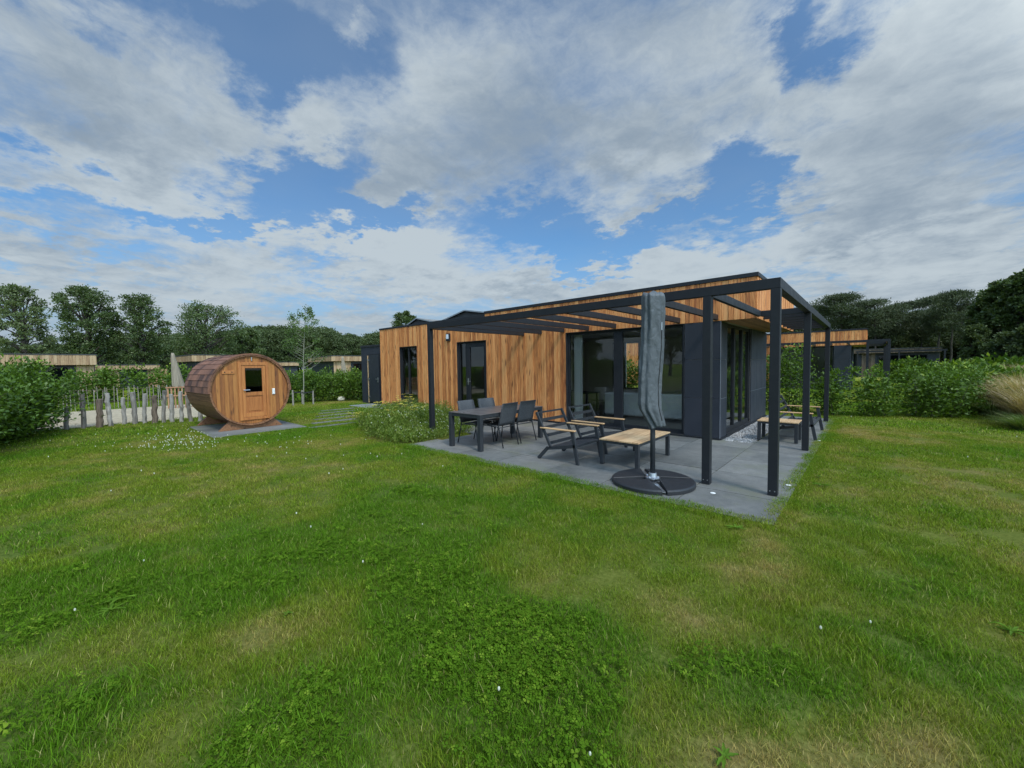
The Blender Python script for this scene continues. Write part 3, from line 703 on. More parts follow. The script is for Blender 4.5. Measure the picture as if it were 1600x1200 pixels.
def build_pergola():
    root = empty('pergola', (-3.4, 0, 0), 'anthracite metal pergola with slender posts and open rafters wrapping the cabin corner', 'pergola')
    H, L, D_, w = 2.6, 6.86, 7.93, .10
    def post(x, y, feet=True):
        mb = MB(); mb.box(x-w, x, y, y+w, .004, H-.121); p = mb.obj('post', M['powder'], root, bevel=.003)
        for dx in (.025, .075):
            mb = MB(); mb.tube([(x-w+dx, y+.001, .06), (x-w+dx, y-.005, .06)], .007, 8); mb.obj('bolt', M['alu'], p)
    post(0, 0); post(-.752, 0); post(-L+w, 0)
    mb = MB(); mb.box(-w, 0, 3.23, 3.23+w, .004, H-.121); mb.obj('post', M['powder'], root, bevel=.003)
    mb = MB(); mb.box(-w, 0, D_-w, D_, .004, H-.121); mb.obj('post', M['powder'], root, bevel=.003)
    mb = MB(); mb.box(-L, 0, 0, w, H-.12, H); mb.obj('front_beam', M['powder'], root, bevel=.003)
    mb = MB(); mb.box(-w, 0, w+.001, D_, H-.12, H); mb.obj('side_beam', M['powder'], root, bevel=.003)
    mb = MB(); mb.box(-L, -L+w, w+.001, 3.375, H-.12, H); mb.obj('end_beam', M['powder'], root, bevel=.003)
    for k in range(1, 9):
        x = -.76*k - .02
        mb = MB(); mb.box(x-.06, x, w+.001, 3.37, H-.115, H-.005); mb.obj('rafter', M['powder'], root, bevel=.003)
    for k in range(0, 8):
        y = 3.36 + .62*k
        mb = MB(); mb.box(-.853 if k else -.78, -w-.001, y, y+.06, H-.115, H-.005); mb.obj('rafter', M['powder'], root, bevel=.003)
    return root
pergola = build_pergola()
# the neighbouring plot repeats the house type
nc = copy_tree(cabin, loc=(-8+1.5, 5.8+20.0, 0), label='second larch cabin of the same type beyond the right laurel hedge')
npg = copy_tree(pergola, loc=(-3.4+1.5, 20.0, 0), label='dark pergola standing at the cabin beyond the right laurel hedge')
tag(cabin, group='larch cabins with dark corners'); tag(nc, group='larch cabins with dark corners')
tag(pergola, group='pergolas'); tag(npg, group='pergolas')

# ------------------------------------------------------------------ shed
def build_shed():
    x0, x1, y0, y1, H = -16.85, -14.87, 3.55, 5.6, 2.62
    root = empty('storage_shed', ((x0+x1)/2, 4.5, 0), 'small anthracite shed with a closed dark door at the far end of the cabin', 'shed')
    mb = MB(); mb.box(x0, x1, y0, y1, -.02, H-.09); mb.obj('wall', M['panel'], root)
    mb = MB(); mb.box(x0-.03, x1-.0, y0-.03, y1+.03, H-.088, H); mb.obj('coping', M['anthracite'], root, bevel=.004)
    mb = MB(); mb.box(-16.22, -15.12, y0-.030, y0-.002, .02, 2.22); fr = mb.obj('door_frame', M['anthracite'], root, bevel=.003)
    mb = MB(); mb.box(-16.10, -15.2, y0-.055, y0-.031, .06, 2.16, .4)
    for k in range(9): mb.box(-16.09+.099*k, -16.09+.099*k+.088, y0-.061, y0-.0555, .08, 2.14, .3)
    dr = mb.obj('door', M['door_paint'], root)
    mb = MB(); mb.box(-16.21, -16.15, y0-.05, y0-.031, .02, 2.15); mb.obj('edge_strip', M['teak'], root)
    mb = MB(); mb.box(-15.32, -15.27, y0-.072, y0-.062, .95, 1.17); mb.bar((-15.295, y0-.10, 1.1), (-15.43, y0-.10, 1.1), .02, .02); mb.bar((-15.295, y0-.06, 1.1), (-15.295, y0-.11, 1.1), .02, .02); mb.obj('handle', M['alu'], dr)
    for z in (.3, 1.1, 1.95):
        mb = MB(); mb.box(-16.14, -16.03, y0-.075, y0-.056, z-.03, z+.03); mb.obj('hinge', M['alu'], dr)
build_shed()

# ------------------------------------------------------------------ barrel sauna
def build_sauna():
    C0 = (-11.62, -2.31)
    root = empty('barrel_sauna', (C0[0], C0[1], 0), 'round wooden barrel sauna with brown shingle roof and glazed door on a slab base', 'sauna')
    ox, oy = C0; r, zc, Ln = .95, 1.055, 2.2
    # staves
    mb = MB(); ns = 44
    for k in range(ns):
        a0 = 2*math.pi*k/ns+.004; a1 = 2*math.pi*(k+1)/ns-.004; V = []
        for x in (-Ln, .05):
            for (a, rr) in ((a0, r), (a1, r), (a1, r-.04), (a0, r-.04)): V.append((ox+x, oy+rr*math.cos(a), zc+rr*math.sin(a)))
        mb.add(V, [(0,1,2,3),(7,6,5,4),(0,4,5,1),(1,5,6,2),(2,6,7,3),(3,7,4,0)], rg.random())
    mb.obj('stave_body', M['sauna_stave'], root)
    ri = r-.045
    door = (-.30, .42, .25, 1.80)
    mb = MB(); u = -ri+.01; r_ = random.Random(2)
    while u < ri-.02:
        w = min(r_.uniform(.085, .10), ri-.005-u); a, b = u+.002, u+w-.002; u += w
        ha, hb = math.sqrt(max(ri*ri-a*a, 0)), math.sqrt(max(ri*ri-b*b, 0)); rr = r_.random()
        inside = a > door[0]-.02 and b < door[1]+.02
        segs = [(None, door[2]), (door[3], None)] if inside else [(None, None)]
        for lo, hi in segs:
            za, zb = (zc-ha, zc-hb) if lo is None else (lo, lo)
            ya_, yb_ = (zc+ha, zc+hb) if hi is None else (hi, hi)
            if ya_ < za+.01 or yb_ < zb+.01: continue
            V = []
            for x in (-.04, 0): V += [(ox+x, oy+a, za), (ox+x, oy+b, zb), (ox+x, oy+b, yb_), (ox+x, oy+a, ya_)]
            mb.add(V, [(3,2,1,0),(4,5,6,7),(0,1,5,4),(1,2,6,5),(2,3,7,6),(3,0,4,7)], rr)
    mb.obj('front_wall', M['sauna_front'], root)
    mb = MB(); mb.add([(ox-Ln+.06, oy+(ri-.003)*math.cos(t_), zc+(ri-.003)*math.sin(t_)) for t_ in [2*math.pi*k/40 for k in range(40)]], [tuple(range(40))]); mb.obj('back_wall', M['sauna_stave'], root)
    # shingle roof, one tab per face, from just above the widest line over the top
    mb = MB(); rr_ = random.Random(4); na, nl = 19, 11; A0, A1 = math.radians(-3), math.radians(183)
    for i in range(na):
        for j in range(-1, nl):
            x0 = -Ln-.02 + (j + (.5 if i % 2 else 0))*(Ln+.09)/nl; x1 = x0+(Ln+.09)/nl
            x0, x1 = max(x0, -Ln-.02)+.002, min(x1, .07)-.002
            if x1-x0 < .02: continue
            a0 = A0+(A1-A0)*i/na; a1 = A0+(A1-A0)*(i+1)/na
            mid = (a0+a1)/2; low0, low1 = (.034, .024) if mid < math.pi/2 else (.024, .034)
            V = []
            for x in (x0, x1):
                for a, d in ((a0, low0), (a1, low1)): V.append((ox+x, oy+(r+d)*math.cos(a), zc+(r+d)*math.sin(a)))
                for a in (a1, a0): V.append((ox+x, oy+(r+.004)*math.cos(a), zc+(r+.004)*math.sin(a)))
            mb.add(V, [(0,1,2,3),(7,6,5,4),(0,4,5,1),(1,5,6,2),(2,6,7,3),(3,7,4,0)], rr_.choice([.1,.2,.3,.35,.6,.95,.9])+rr_.uniform(-.08,.08))
    mb.obj('shingle_roof', M['shingle'], root)
    mb = MB()
    for k in range(22):   # roof front edge board
        a0 = A0+(A1-A0)*k/22; a1 = A0+(A1-A0)*(k+1)/22; V = []
        for x in (.052, .062):
            for (a, q) in ((a0, r+.034), (a1, r+.034), (a1, r-.012), (a0, r-.012)): V.append((ox+x, oy+q*math.cos(a), zc+q*math.sin(a)))
        mb.add(V, [(3,2,1,0),(4,5,6,7),(0,1,5,4),(1,2,6,5),(2,3,7,6),(3,0,4,7)], .5)
    mb.obj('roof_edge', M['sauna_stave'], root)
    # door
    a, b, c, e = door; X = ox
    mb = MB(); mb.box(X-.03, X+.03, oy+a, oy+a+.07, c, e, .3); mb.box(X-.03, X+.03, oy+b-.07, oy+b, c, e, .5); mb.box(X-.03, X+.03, oy+a+.07, oy+b-.07, e-.08, e, .2); mb.box(X-.03, X+.03, oy+a+.07, oy+b-.07, c, c+.07, .6)
    mb.obj('door_frame', M['sauna_door'], root, bevel=.004)
    a2, b2, c2, e2 = a+.075, b-.075, c+.075, e-.085
    mb = MB(); mb.box(X-.02, X+.015, oy+a2, oy+a2+.085, c2, e2, .2); mb.box(X-.02, X+.015, oy+b2-.085, oy+b2, c2, e2, .4)
    mb.box(X-.02, X+.015, oy+a2+.085, oy+b2-.085, e2-.07, e2, .5); mb.box(X-.02, X+.015, oy+a2+.085, oy+b2-.085, c2, c2+.12, .1); mb.box(X-.02, X+.018, oy+a2+.085, oy+b2-.085, .90, 1.0, .7)
    mb.box(X-.018, X-.004, oy+a2+.085, oy+b2-.085, c2+.12, .90, .8)
    mb.box(X-.012, X+.006, oy+a2+.13, oy+b2-.13, c2+.17, .85, .6)
    dr = mb.obj('door', M['sauna_door'], root, bevel=.003)
    mb = MB(); mb.box(X-.008, X-.002, oy+a2+.085, oy+b2-.085, 1.0, e2-.07); mb.obj('pane', M['glass_dark'], dr)
    mb = MB(); mb.tube([(X+.016, oy+a2+.035, 1.06), (X+.06, oy+a2+.035, 1.06)], .012, 8); mb.tube([(X+.06, oy+a2+.025, 1.06), (X+.06, oy+a2+.17, 1.06)], .012, 8); mb.obj('handle', M['alu'], dr)
    mb = MB(); mb.box(X+.001, X+.035, oy+.50, oy+.565, .91, 1.07); mb.box(X+.0352, X+.042, oy+.508, oy+.557, .92, .982); mb.box(X+.0352, X+.042, oy+.508, oy+.557, .992, 1.06); mb.obj('switch_box', M['white'], root, bevel=.003)
    mb = MB(); mb.box(X+.001, X+.02, oy-.66, oy-.38, 1.50, 1.59, .1); vt = mb.obj('vent_board', M['sauna_door'], root, bevel=.003)
    for q in (-.6, -.44):
        mb = MB(); mb.tube([(X+.021, oy+q, 1.545), (X+.026, oy+q, 1.545)], .014, 10); mb.obj('screw', M['rubber'], vt)
    mb = MB(); mb.tube([(X+.03, oy+.02, 1.84), (X+.03, oy+.02, 1.94)], .014, 10); mb.obj('lamp', M['alu'], root)
    # cradles
    for x in (-.10, -Ln+.15):
        mb = MB(); V = []; up = [(t_, zc-math.sqrt((r+.006)**2-t_*t_)) for t_ in np.linspace(-.52, .52, 13)]
        pr = [(-.76, .014), (.76, .014), (.70, .07)] + [(t_, z) for t_, z in reversed(up)] + [(-.70, .07)]
        for xx in (x-.05, x+.05): V += [(ox+xx, oy+p[0], p[1]) for p in pr]
        n = len(pr); mb.add(V, [tuple(reversed(range(n))), tuple(range(n, 2*n))] + [(i, (i+1) % n, n+(i+1) % n, n+i) for i in range(n)], .4)
        mb.obj('cradle', M['sauna_stave'], root)
    root.rotation_euler = (0, 0, math.radians(3))
build_sauna()

# ------------------------------------------------------------------ terrace furniture
def build_dining_table():
    x0, x1, y0, y1, H = -5.52, -4.60, -.50, 1.42, .70
    root = empty('dining_table', ((x0+x1)/2, (y0+y1)/2, 0), 'charcoal dining table with thick square legs and four mesh chairs under it', 'table')
    mb = MB(); mb.box(x0, x1, y0, y1, H-.012, H); mb.obj('table_top', M['tabletop'], root, bevel=.003)
    mb = MB(); mb.box(x0+.01, x1-.01, y0+.01, y0+.04, H-.075, H-.013); mb.box(x0+.01, x1-.01, y1-.04, y1-.01, H-.075, H-.013); mb.box(x0+.01, x0+.04, y0+.041, y1-.041, H-.075, H-.013); mb.box(x1-.04, x1-.01, y0+.041, y1-.041, H-.075, H-.013)
    mb.obj('apron', M['chairmetal'], root)
    for (a, b) in ((x0, y0), (x1-.085, y0), (x0, y1-.085), (x1-.085, y1-.085)):
        mb = MB(); mb.box(a, a+.085, b, b+.085, .003, H-.0125); mb.obj('leg', M['chairmetal'], root, bevel=.004)
build_dining_table()
def build_chair():     # faces -x, rear feet at x = 0, centred on y = 0
    root = empty('dining_chair', (0, 0, 0)); w = .235
    for s in (-1, 1):
        y = s*w
        mb = MB(); mb.tube([(.10, y, .004), (-.02, y, .42), (.00, y, .50), (.10, y*.96, .87)], .0115, 8); mb.obj('rear_leg', M['chairmetal'], root, smooth=True)
        mb = MB(); mb.tube([(-.50, y, .004), (-.43, y, .44)], .0115, 8); mb.obj('front_leg', M['chairmetal'], root, smooth=True)
        mb = MB(); mb.tube([(-.44, y, .425), (-.01, y, .405)], .011, 8); mb.obj('seat_rail', M['chairmetal'], root, smooth=True)
    for (xx, zz_) in ((0, .39), (-.40, .41)):
        mb = MB(); mb.tube([(xx, -w, zz_), (xx, w, zz_)], .009, 8); mb.obj('crossbar', M['chairmetal'], root, smooth=True)
    # seat sling
    def sling(name, prof, hw):
        V = []; n = len(prof); k = 7
        for (x, z) in prof:
            for j in range(k):
                t_ = j/(k-1)*2-1; V.append((x, t_*hw, z-.012*(1-t_*t_)))
        F = [(i*k+j, i*k+j+1, (i+1)*k+j+1, (i+1)*k+j) for i in range(n-1) for j in range(k-1)]
        o = link_mesh(name, V, F, M['textilene'], root, smooth=True); sm = o.modifiers.new('thick', 'SOLIDIFY'); sm.thickness = .004; return o
    sling('seat', [(-.46,.435),(-.40,.440),(-.2,.425),(-.03,.425)], w-.006)
    def back():
        prof = [(-.012,.43),(.0,.50),(.035,.62),(.07,.75),(.098,.865),(.112,.875)]; V = []; k = 7
        for (x, z) in prof:
            for j in range(k):
                t_ = j/(k-1)*2-1; V.append((x+.018*(1-t_*t_), t_*(w-.004), z))
        F = [(i*k+j, i*k+j+1, (i+1)*k+j+1, (i+1)*k+j) for i in range(len(prof)-1) for j in range(k-1)]
        o = link_mesh('backrest', V, F, M['textilene'], root, smooth=True); sm = o.modifiers.new('thick', 'SOLIDIFY'); sm.thickness = .005
    back()
    return root
ch = build_chair(); R_ = math.radians
ch.location = (-4.60, .24, 0); ch.rotation_euler = (0, 0, R_(2)); G_ = 'dining chairs around the charcoal table'
tag(ch, 'black mesh dining chair nearest the armchairs and the lawn', 'chair', G_)
for (x, y, rz, lb) in ((-4.62, .83, -3, 'black mesh chair second from the lawn on the armchair side of the dining table'),
        (-5.58, .10, 182, 'black mesh chair on the cabin door side of the dining table, nearer the corner post'),
        (-5.60, .72, 176, 'black mesh chair on the cabin door side of the dining table, nearer the cladding wall')):
    copy_tree(ch, loc=(x, y, 0), rz=R_(rz), label=lb)

def build_armchair(name='lounge_armchair', depth=.86, width=.80):   # faces +x; front feet at x = depth-ish, y from 0 to width
    root = empty(name, (0, 0, 0)); W_ = width
    fm = M['chairmetal']
    for s, y in ((0, .03), (1, W_-.03)):
        mb = MB(); mb.bar((.80, y, .003), (.70, y, .53), .032, .06, side=(0,1,0)); mb.obj('front_leg', fm, root, bevel=.003)
        mb = MB(); mb.bar((.0, y, .003), (.21, y, .215), .032, .055, side=(0,1,0)); mb.bar((.20, y, .20), (.76, y, .30), .032, .055, side=(0,1,0)); mb.obj('rear_leg', fm, root, bevel=.003)
        mb = MB(); mb.bar((.27, y, .22), (-.03, y, .80), .032, .045, side=(0,1,0)); mb.obj('back_post', fm, root, bevel=.003)
        mb = MB(); mb.box(.06, .755, y-.035, y+.035, .531, .553); mb.obj('armrest', M['teak_x'], root, bevel=.006)
    for (xx, zz_) in ((.74, .295), (.26, .215)):
        mb = MB(); mb.bar((xx, .05, zz_), (xx, W_-.05, zz_), .05, .04); mb.obj('seat_rail', fm, root, bevel=.003)
    for k in range(6):
        x = .32+.07*k
        mb = MB(); mb.bar((x, .047, .228+.178*(x-.26)), (x, W_-.047, .228+.178*(x-.26)), .045, .012); mb.obj('seat_slat', fm, root)
    for k in range(5):
        t_ = .12+.215*k; x = .27-.30*t_; z = .22+.58*t_
        mb = MB(); mb.bar((x, .047, z), (x, W_-.047, z), .014, .052 if k < 4 else .03); mb.obj('back_slat', fm, root)
    return root
ac = build_armchair(); G_ = 'slatted lounge armchairs beside the coffee table'
ac.location = (-3.46, -.23, 0); tag(ac, 'slatted charcoal armchair with teak armrests nearest the lawn, no cushions', 'armchair', G_)
a2 = copy_tree(ac, loc=(-3.50, .80, 0), rz=R_(-2), label='slatted charcoal armchair with teak armrests, the one nearer the big window')
ls = build_armchair('lounge_bench', width=1.62); ls.location = (-.80, 4.50, 0)
tag(ls, 'wide slatted charcoal lounge bench with teak armrests under the side pergola', 'bench', None)

def build_coffee(name, x0, x1, y0, y1, H, label, along='Y'):
    root = empty(name, ((x0+x1)/2, (y0+y1)/2, 0), label, 'coffee table', 'teak topped coffee tables')
    mb = MB(); n = 6; w = (x1-x0)/n
    for k in range(n):
        ym = (y0+y1)/2
        mb.box(x0+w*k+.002, x0+w*(k+1)-.002, y0, ym-.002, H-.022, H, rg.random()); mb.box(x0+w*k+.002, x0+w*(k+1)-.002, ym+.002, y1, H-.022, H, rg.random())
    mb.obj('table_top', M['teak'], root, bevel=.002)
    mb = MB(); mb.box(x0+.01, x1-.01, y0+.01, y0+.04, H-.065, H-.0225); mb.box(x0+.01, x1-.01, y1-.04, y1-.01, H-.065, H-.0225); mb.box(x0+.01, x0+.04, y0+.041, y1-.041, H-.065, H-.0225); mb.box(x1-.04, x1-.01, y0+.041, y1-.041, H-.065, H-.0225)
    mb.obj('apron', M['chairmetal'], root)
    for (a, b) in ((x0+.005, y0+.005), (x1-.065, y0+.005), (x0+.005, y1-.065), (x1-.065, y1-.065)):
        mb = MB(); mb.box(a, a+.06, b, b+.06, .003, H-.0225); mb.obj('leg', M['chairmetal'], root, bevel=.003)
build_coffee('coffee_table', -2.45, -1.78, .11, 1.40, .415, 'rectangular coffee table with slatted teak top and charcoal legs between armchairs and covered parasol')
build_coffee('coffee_table', -.92, -.22, 3.88, 4.42, .415, 'small teak topped table behind the corner post beside the lounge bench')

# ------------------------------------------------------------------ covered parasol
def build_parasol():
    cx, cy = -1.36, -.38
    root = empty('covered_parasol', (cx, cy, 0), 'closed cantilever parasol in a crumpled grey cover on a round black slab base', 'parasol')
    # four quarter slabs
    for q in range(4):
        g = math.radians(3); a0 = math.pi/2*q + R_(38) + g; a1 = math.pi/2*(q+1) + R_(38) - g
        def ring(rr, s=.0): return [(cx+rr*math.cos(a0+(a1-a0)*k/14), cy+rr*math.sin(a0+(a1-a0)*k/14)) for k in range(15)]
        ctr = (cx+.10*math.cos((a0+a1)/2), cy+.10*math.sin((a0+a1)/2))
        mb = MB(); o1, o2 = ring(.535), ring(.515); n = 15
        V = [(x, y, .004) for x, y in o1]+[(x, y, .05) for x, y in o1]+[(x, y, .065) for x, y in o2]+[(ctr[0], ctr[1], .004), (ctr[0], ctr[1], .075)]
        F = [(i, i+1, n+i+1, n+i) for i in range(14)]+[(n+i, n+i+1, 2*n+i+1, 2*n+i) for i in range(14)]+[(2*n+i, 2*n+i+1, 3*n+1) for i in range(14)]+[(i+1, i, 3*n) for i in range(14)]
        F += [(3*n, 0, n, 2*n, 3*n+1), (14, 3*n, 3*n+1, 2*n+14, n+14)]
        mb.add(V, F); mb.obj('base_slab', M['plastic_base'], root, bevel=.004)
    mb = MB(); 
    for q in range(2):
        a = math.pi/2*q+R_(38); mb.bar((cx-.5*math.cos(a), cy-.5*math.sin(a), .02+.012*q), (cx+.5*math.cos(a), cy+.5*math.sin(a), .02+.012*q), .045, .01)
    mb.obj('cross_frame', M['alu'], root)
    mb = MB(); mb.lathe((cx, cy, .07), [(.095, 0), (.095, .015), (.06, .03), (.052, .07), (.045, .075)], 20); mb.obj('base_collar', M['alu'], root, smooth=False)
    for k in range(4):
        a = R_(38+45+90*k); mb = MB(); mb.lathe((cx+.08*math.cos(a), cy+.08*math.sin(a), .085), [(.014, 0), (.014, .012), (.006, .02)], 8); mb.obj('bolt', M['alu'], root)
    mb = MB(); mb.tube([(cx, cy, .09), (cx, cy, 1.2)], .033, 16); mb.obj('pole', M['chairmetal'], root, smooth=True)
    # fabric cover: rings between measured left and right outlines
    Rv = Vector((_R0.x, _R0.y, 0)); Dv = Vector((-_R0.y, _R0.x, 0))
    pro = [(2.545,-.115,.105),(2.54,-.13,.125),(2.50,-.14,.135),(2.42,-.140,.140),(2.30,-.138,.150),(2.10,-.148,.142),(1.90,-.158,.136),(1.70,-.170,.128),(1.50,-.180,.114),(1.30,-.188,.106),(1.15,-.194,.104),
           (1.07,-.196,.106),(1.0,-.178,.110),(.92,-.128,.120),(.85,-.082,.134),(.80,-.050,.148),(.765,-.03,.152)]
    zs = np.array([p[0] for p in pro])[::-1]; l_ = np.array([p[1] for p in pro])[::-1]; r_ = np.array([p[2] for p in pro])[::-1]
    NZ, NS = 150, 96; V = []
    for i in range(NZ):
        z = .765 + (2.545-.765)*i/(NZ-1); L_, R2 = np.interp(z, zs, l_), np.interp(z, zs, r_)
        c = (L_+R2)/2; hw = (R2-L_)/2; dep = .11 + .02*math.sin(z*3); dep *= min(1, .5+hw/.28)
        if z > 2.50: dep *= (1-.35*(z-2.5)/.045)
        for k in range(NS):
            t_ = 2*math.pi*k/NS
            q = mnoise.noise(Vector((math.cos(t_)*1.3, math.sin(t_)*1.3, z*1.6)))*.014 + mnoise.noise(Vector((math.cos(t_)*3.2+z*1.2, math.sin(t_)*3.2, z*5.2+4)))*.009 + mnoise.noise(Vector((math.cos(t_)*7, math.sin(t_)*7+z*3, z*13)))*.0035
            q += .006*math.sin(5*t_+z*2.1) * (1 if z < 2.3 else .4)
            q += .007*math.sin(9*t_+1.3*math.sin(z*3.0))
            if z < 1.12: q += .012*math.sin(7*t_+9*z)*(1.12-z)/.35
            ex = abs(math.cos(t_))**.85*(1 if math.cos(t_) > 0 else -1); ey = abs(math.sin(t_))**.85*(1 if math.sin(t_) > 0 else -1)
            p = Rv*(c+(hw+q)*ex) + Dv*((dep+q)*ey)
            zz_ = z + (.012*math.sin(3*t_)+.01*math.sin(7*t_+1) if i == NZ-1 else 0) + (.035*math.cos(t_+.6) if i == 0 else 0)
            V.append((cx+p.x, cy+p.y, zz_))
    F = [(i*NS+k, i*NS+(k+1) % NS, (i+1)*NS+(k+1) % NS, (i+1)*NS+k) for i in range(NZ-1) for k in range(NS)]
    b = len(V); V.append((cx+Rv.x*-.01, cy, 2.525)); F += [((NZ-1)*NS+k, (NZ-1)*NS+(k+1) % NS, b) for k in range(NS)]
    cv = link_mesh('fabric_cover', V, F, M['cover'], root, smooth=True)
    mb = MB(); pts = []
    for i in range(8, 118, 3):
        t_ = -R_(58); k = int(round((2*math.pi+t_)/(2*math.pi)*NS)) % NS
        v = Vector(V[i*NS+k]); out = (v-Vector((cx, cy, v.z))).normalized(); pts.append(v+out*.004)
    mb.tube(pts, .0055, 6); mb.obj('zip', M['rubber'], cv)
    mb = MB(); mb.tube([pts[-1], pts[-1]-Vector((0,0,.10))], .008, 6); mb.obj('zip_pull', M['alu'], cv)
build_parasol()

for i, (x, y, lb) in enumerate(((-.62, -.33, 'flush white ground light in the terrace below the second post'), (.035, .62, 'flush white ground light at the terrace edge right of the corner post'), (.06, 4.5, 'flush white ground light at the terrace edge beside the lounge bench'))):
    mb = MB(); mb.lathe((x, y, .002), [(.030, 0), (.030, .004), (.025, .006)], 20); o = mb.obj('ground_light', M['white']); tag(o, lb, 'ground light', 'ground lights set in the terrace')

# ------------------------------------------------------------------ things seen through the panes
def build_interior():
    r = empty('sofa', (-3.6, 5.5, .046), 'pale grey fabric sofa seen through the big window', 'sofa')
    mb = MB(); mb.box(-5.12, -2.5, 5.1, 5.32, .12, .78); mb.obj('backrest', M['sofa'], r, bevel=.04)
    mb = MB(); mb.box(-5.12, -2.5, 5.325, 6.05, .12, .42); mb.obj('seat', M['sofa'], r, bevel=.03)
    for x in (-5.12, -2.7):
        mb = MB(); mb.box(x, x+.2, 5.325, 6.05, .425, .6); mb.obj('armrest', M['sofa'], r, bevel=.03)
    r = empty('indoor_table', (-5.55, 4.9, .046), 'dark dining table behind the left pane of the big window', 'table')
    mb = MB(); mb.box(-5.85, -5.20, 4.35, 5.0, .76, .79); mb.obj('table_top', M['powder'], r, bevel=.004)
    for (a, b) in ((-5.82, 4.38), (-5.27, 4.38), (-5.82, 4.95), (-5.27, 4.95)):
        mb = MB(); mb.bar((a, b, .047), (a, b, .76), .04, .04); mb.obj('leg', M['powder'], r)
    c = empty('indoor_chair', (-5.5, 4.05, .046)); tag(c, 'dark shell chair in front of the indoor table', 'chair', 'indoor chairs')
    mb = MB(); mb.box(-5.72, -5.28, 3.86, 4.26, .45, .48); mb.obj('seat', M['interior_wall'], c, bevel=.01)
    mb = MB(); mb.bar((-5.5, 3.86, .5), (-5.5, 3.80, .88), .4, .02, side=(1,0,0)); mb.obj('backrest', M['interior_wall'], c, bevel=.01)
    for (a, b) in ((-5.7, 3.88), (-5.3, 3.88), (-5.7, 4.22), (-5.3, 4.22)):
        mb = MB(); mb.bar((a, b, .047), (a*.9+(-5.5)*.1, b, .45), .02, .02); mb.obj('leg', M['powder'], c)
    copy_tree(c, loc=(-5.52, 5.35, .046), rz=math.pi, label='dark shell chair behind the indoor table')
    mb = MB(); V = []; F = []
    n = 26
    for k in range(n):
        x = -5.24+.28*k/(n-1); y = 3.68+.028*math.sin(k*1.7); V += [(x, y, .06), (x, y, 2.44)]
    F = [(2*k, 2*k+2, 2*k+3, 2*k+1) for k in range(n-1)]; mb.add(V, F); o = mb.obj('curtain', M['curtain'], smooth=True)
    tag(o, 'narrow pale curtain hanging at the left edge of the big window', 'curtain')
build_interior()

# ------------------------------------------------------------------ log posts, paling fence, planter, parasols
LOGS = [(-15.95,-5.72,.62,.05,0),(-15.98,-5.38,.98,.055,0),(-15.84,-5.06,.80,.075,1),(-15.92,-4.82,.96,.055,0),(-16.1,-4.52,.80,.05,0),(-15.9,-4.31,.96,.06,0),(-15.84,-4.09,.90,.05,0),(-15.6,-3.88,.84,.068,1),(-15.55,-3.68,.98,.048,0),
 (-15.52,-3.48,.86,.055,0),(-15.3,-3.28,.94,.05,0),(-15.2,-3.07,.82,.052,0),(-15.05,-2.86,.88,.055,0),(-14.9,-2.66,.9,.05,0)]
LOGLAB = ['short thin grey log post half hidden by the laurel hedge','tall pale log post just right of the laurel hedge','thick dark log post with bark, leftmost of the two dark ones','straight grey log post just right of the left dark log','slim grey log post fifth from the laurel hedge','crooked grey log post midway along the row','slim leaning grey log post left of the right dark log','thick dark log post with bark nearer the sauna','tall slim grey log post just right of the right dark log','forked looking leaning grey log post third before the sauna','grey log post second before the sauna','slim grey log post directly left of the sauna','grey log post partly hidden behind the barrel sauna','grey log post farthest behind the barrel sauna']
rl = random.Random(8)
for (x, y, h, r, dk), lb in zip(LOGS, LOGLAB):
    lx, ly = rl.uniform(-.05, .05), rl.uniform(-.07, .07); pts = []; rad = []
    for k in range(9):
        t_ = k/8; pts.append((x+lx*t_+rl.uniform(-.012,.012), y+ly*t_+rl.uniform(-.014,.014), -.06+(h+.06)*t_)); rad.append(r*(1.08-.12*t_+rl.uniform(-.05,.05)))
    pts.append((pts[-1][0], pts[-1][1], h+.012)); rad.append(r*.7)
    mb = MB(); mb.tube(pts, rad, 12, r=rl.random()); o = mb.obj('log_post', M['log_dark' if dk else 'log'], smooth=False); tag(o, lb, 'log post', 'row of upright logs beside the track')
def build_paling():
    root = empty('paling_fence', (-23.6, -3.5, 0), 'low rustic fence of thin split chestnut pales wired together beyond the gravel track', 'fence')
    r = random.Random(3); y = -7.6
    while y < -.9:
        mb = MB(); h = r.uniform(.80, .98); mb.bar((-23.6+r.uniform(-.02,.02), y, -.05), (-23.6+r.uniform(-.05,.05), y+r.uniform(-.06,.06), h), r.uniform(.02,.035), r.uniform(.02,.03), r=r.random()); mb.obj('pale', M['paling'], root); y += r.uniform(.10, .16)
    for z in (.3, .82):
        mb = MB(); mb.tube([(-23.57, -7.6, z), (-23.57, -4.2, z+.01), (-23.57, -.9, z)], .007, 5); mb.obj('wire', M['log_dark'], root)
build_paling()
def build_planter():
    root = empty('wooden_crate', (-21.2, -2.35, 0), 'low reddish slatted wooden enclosure at the track left of the sauna', 'enclosure')
    for k in range(9):
        mb = MB(); mb.box(-21.3, -21.27, -2.85+.115*k, -2.85+.115*k+.05, -.03, .86, rg.random()); mb.obj('slat', M['crate_wood'], root)
    for q in ((-21.33, -21.24, -2.9, -1.85, .861, .91), (-21.265, -21.24, -2.9, -1.85, .5, .56)):
        mb = MB(); mb.box(*q); mb.obj('rail', M['crate_wood'], root)
build_planter()
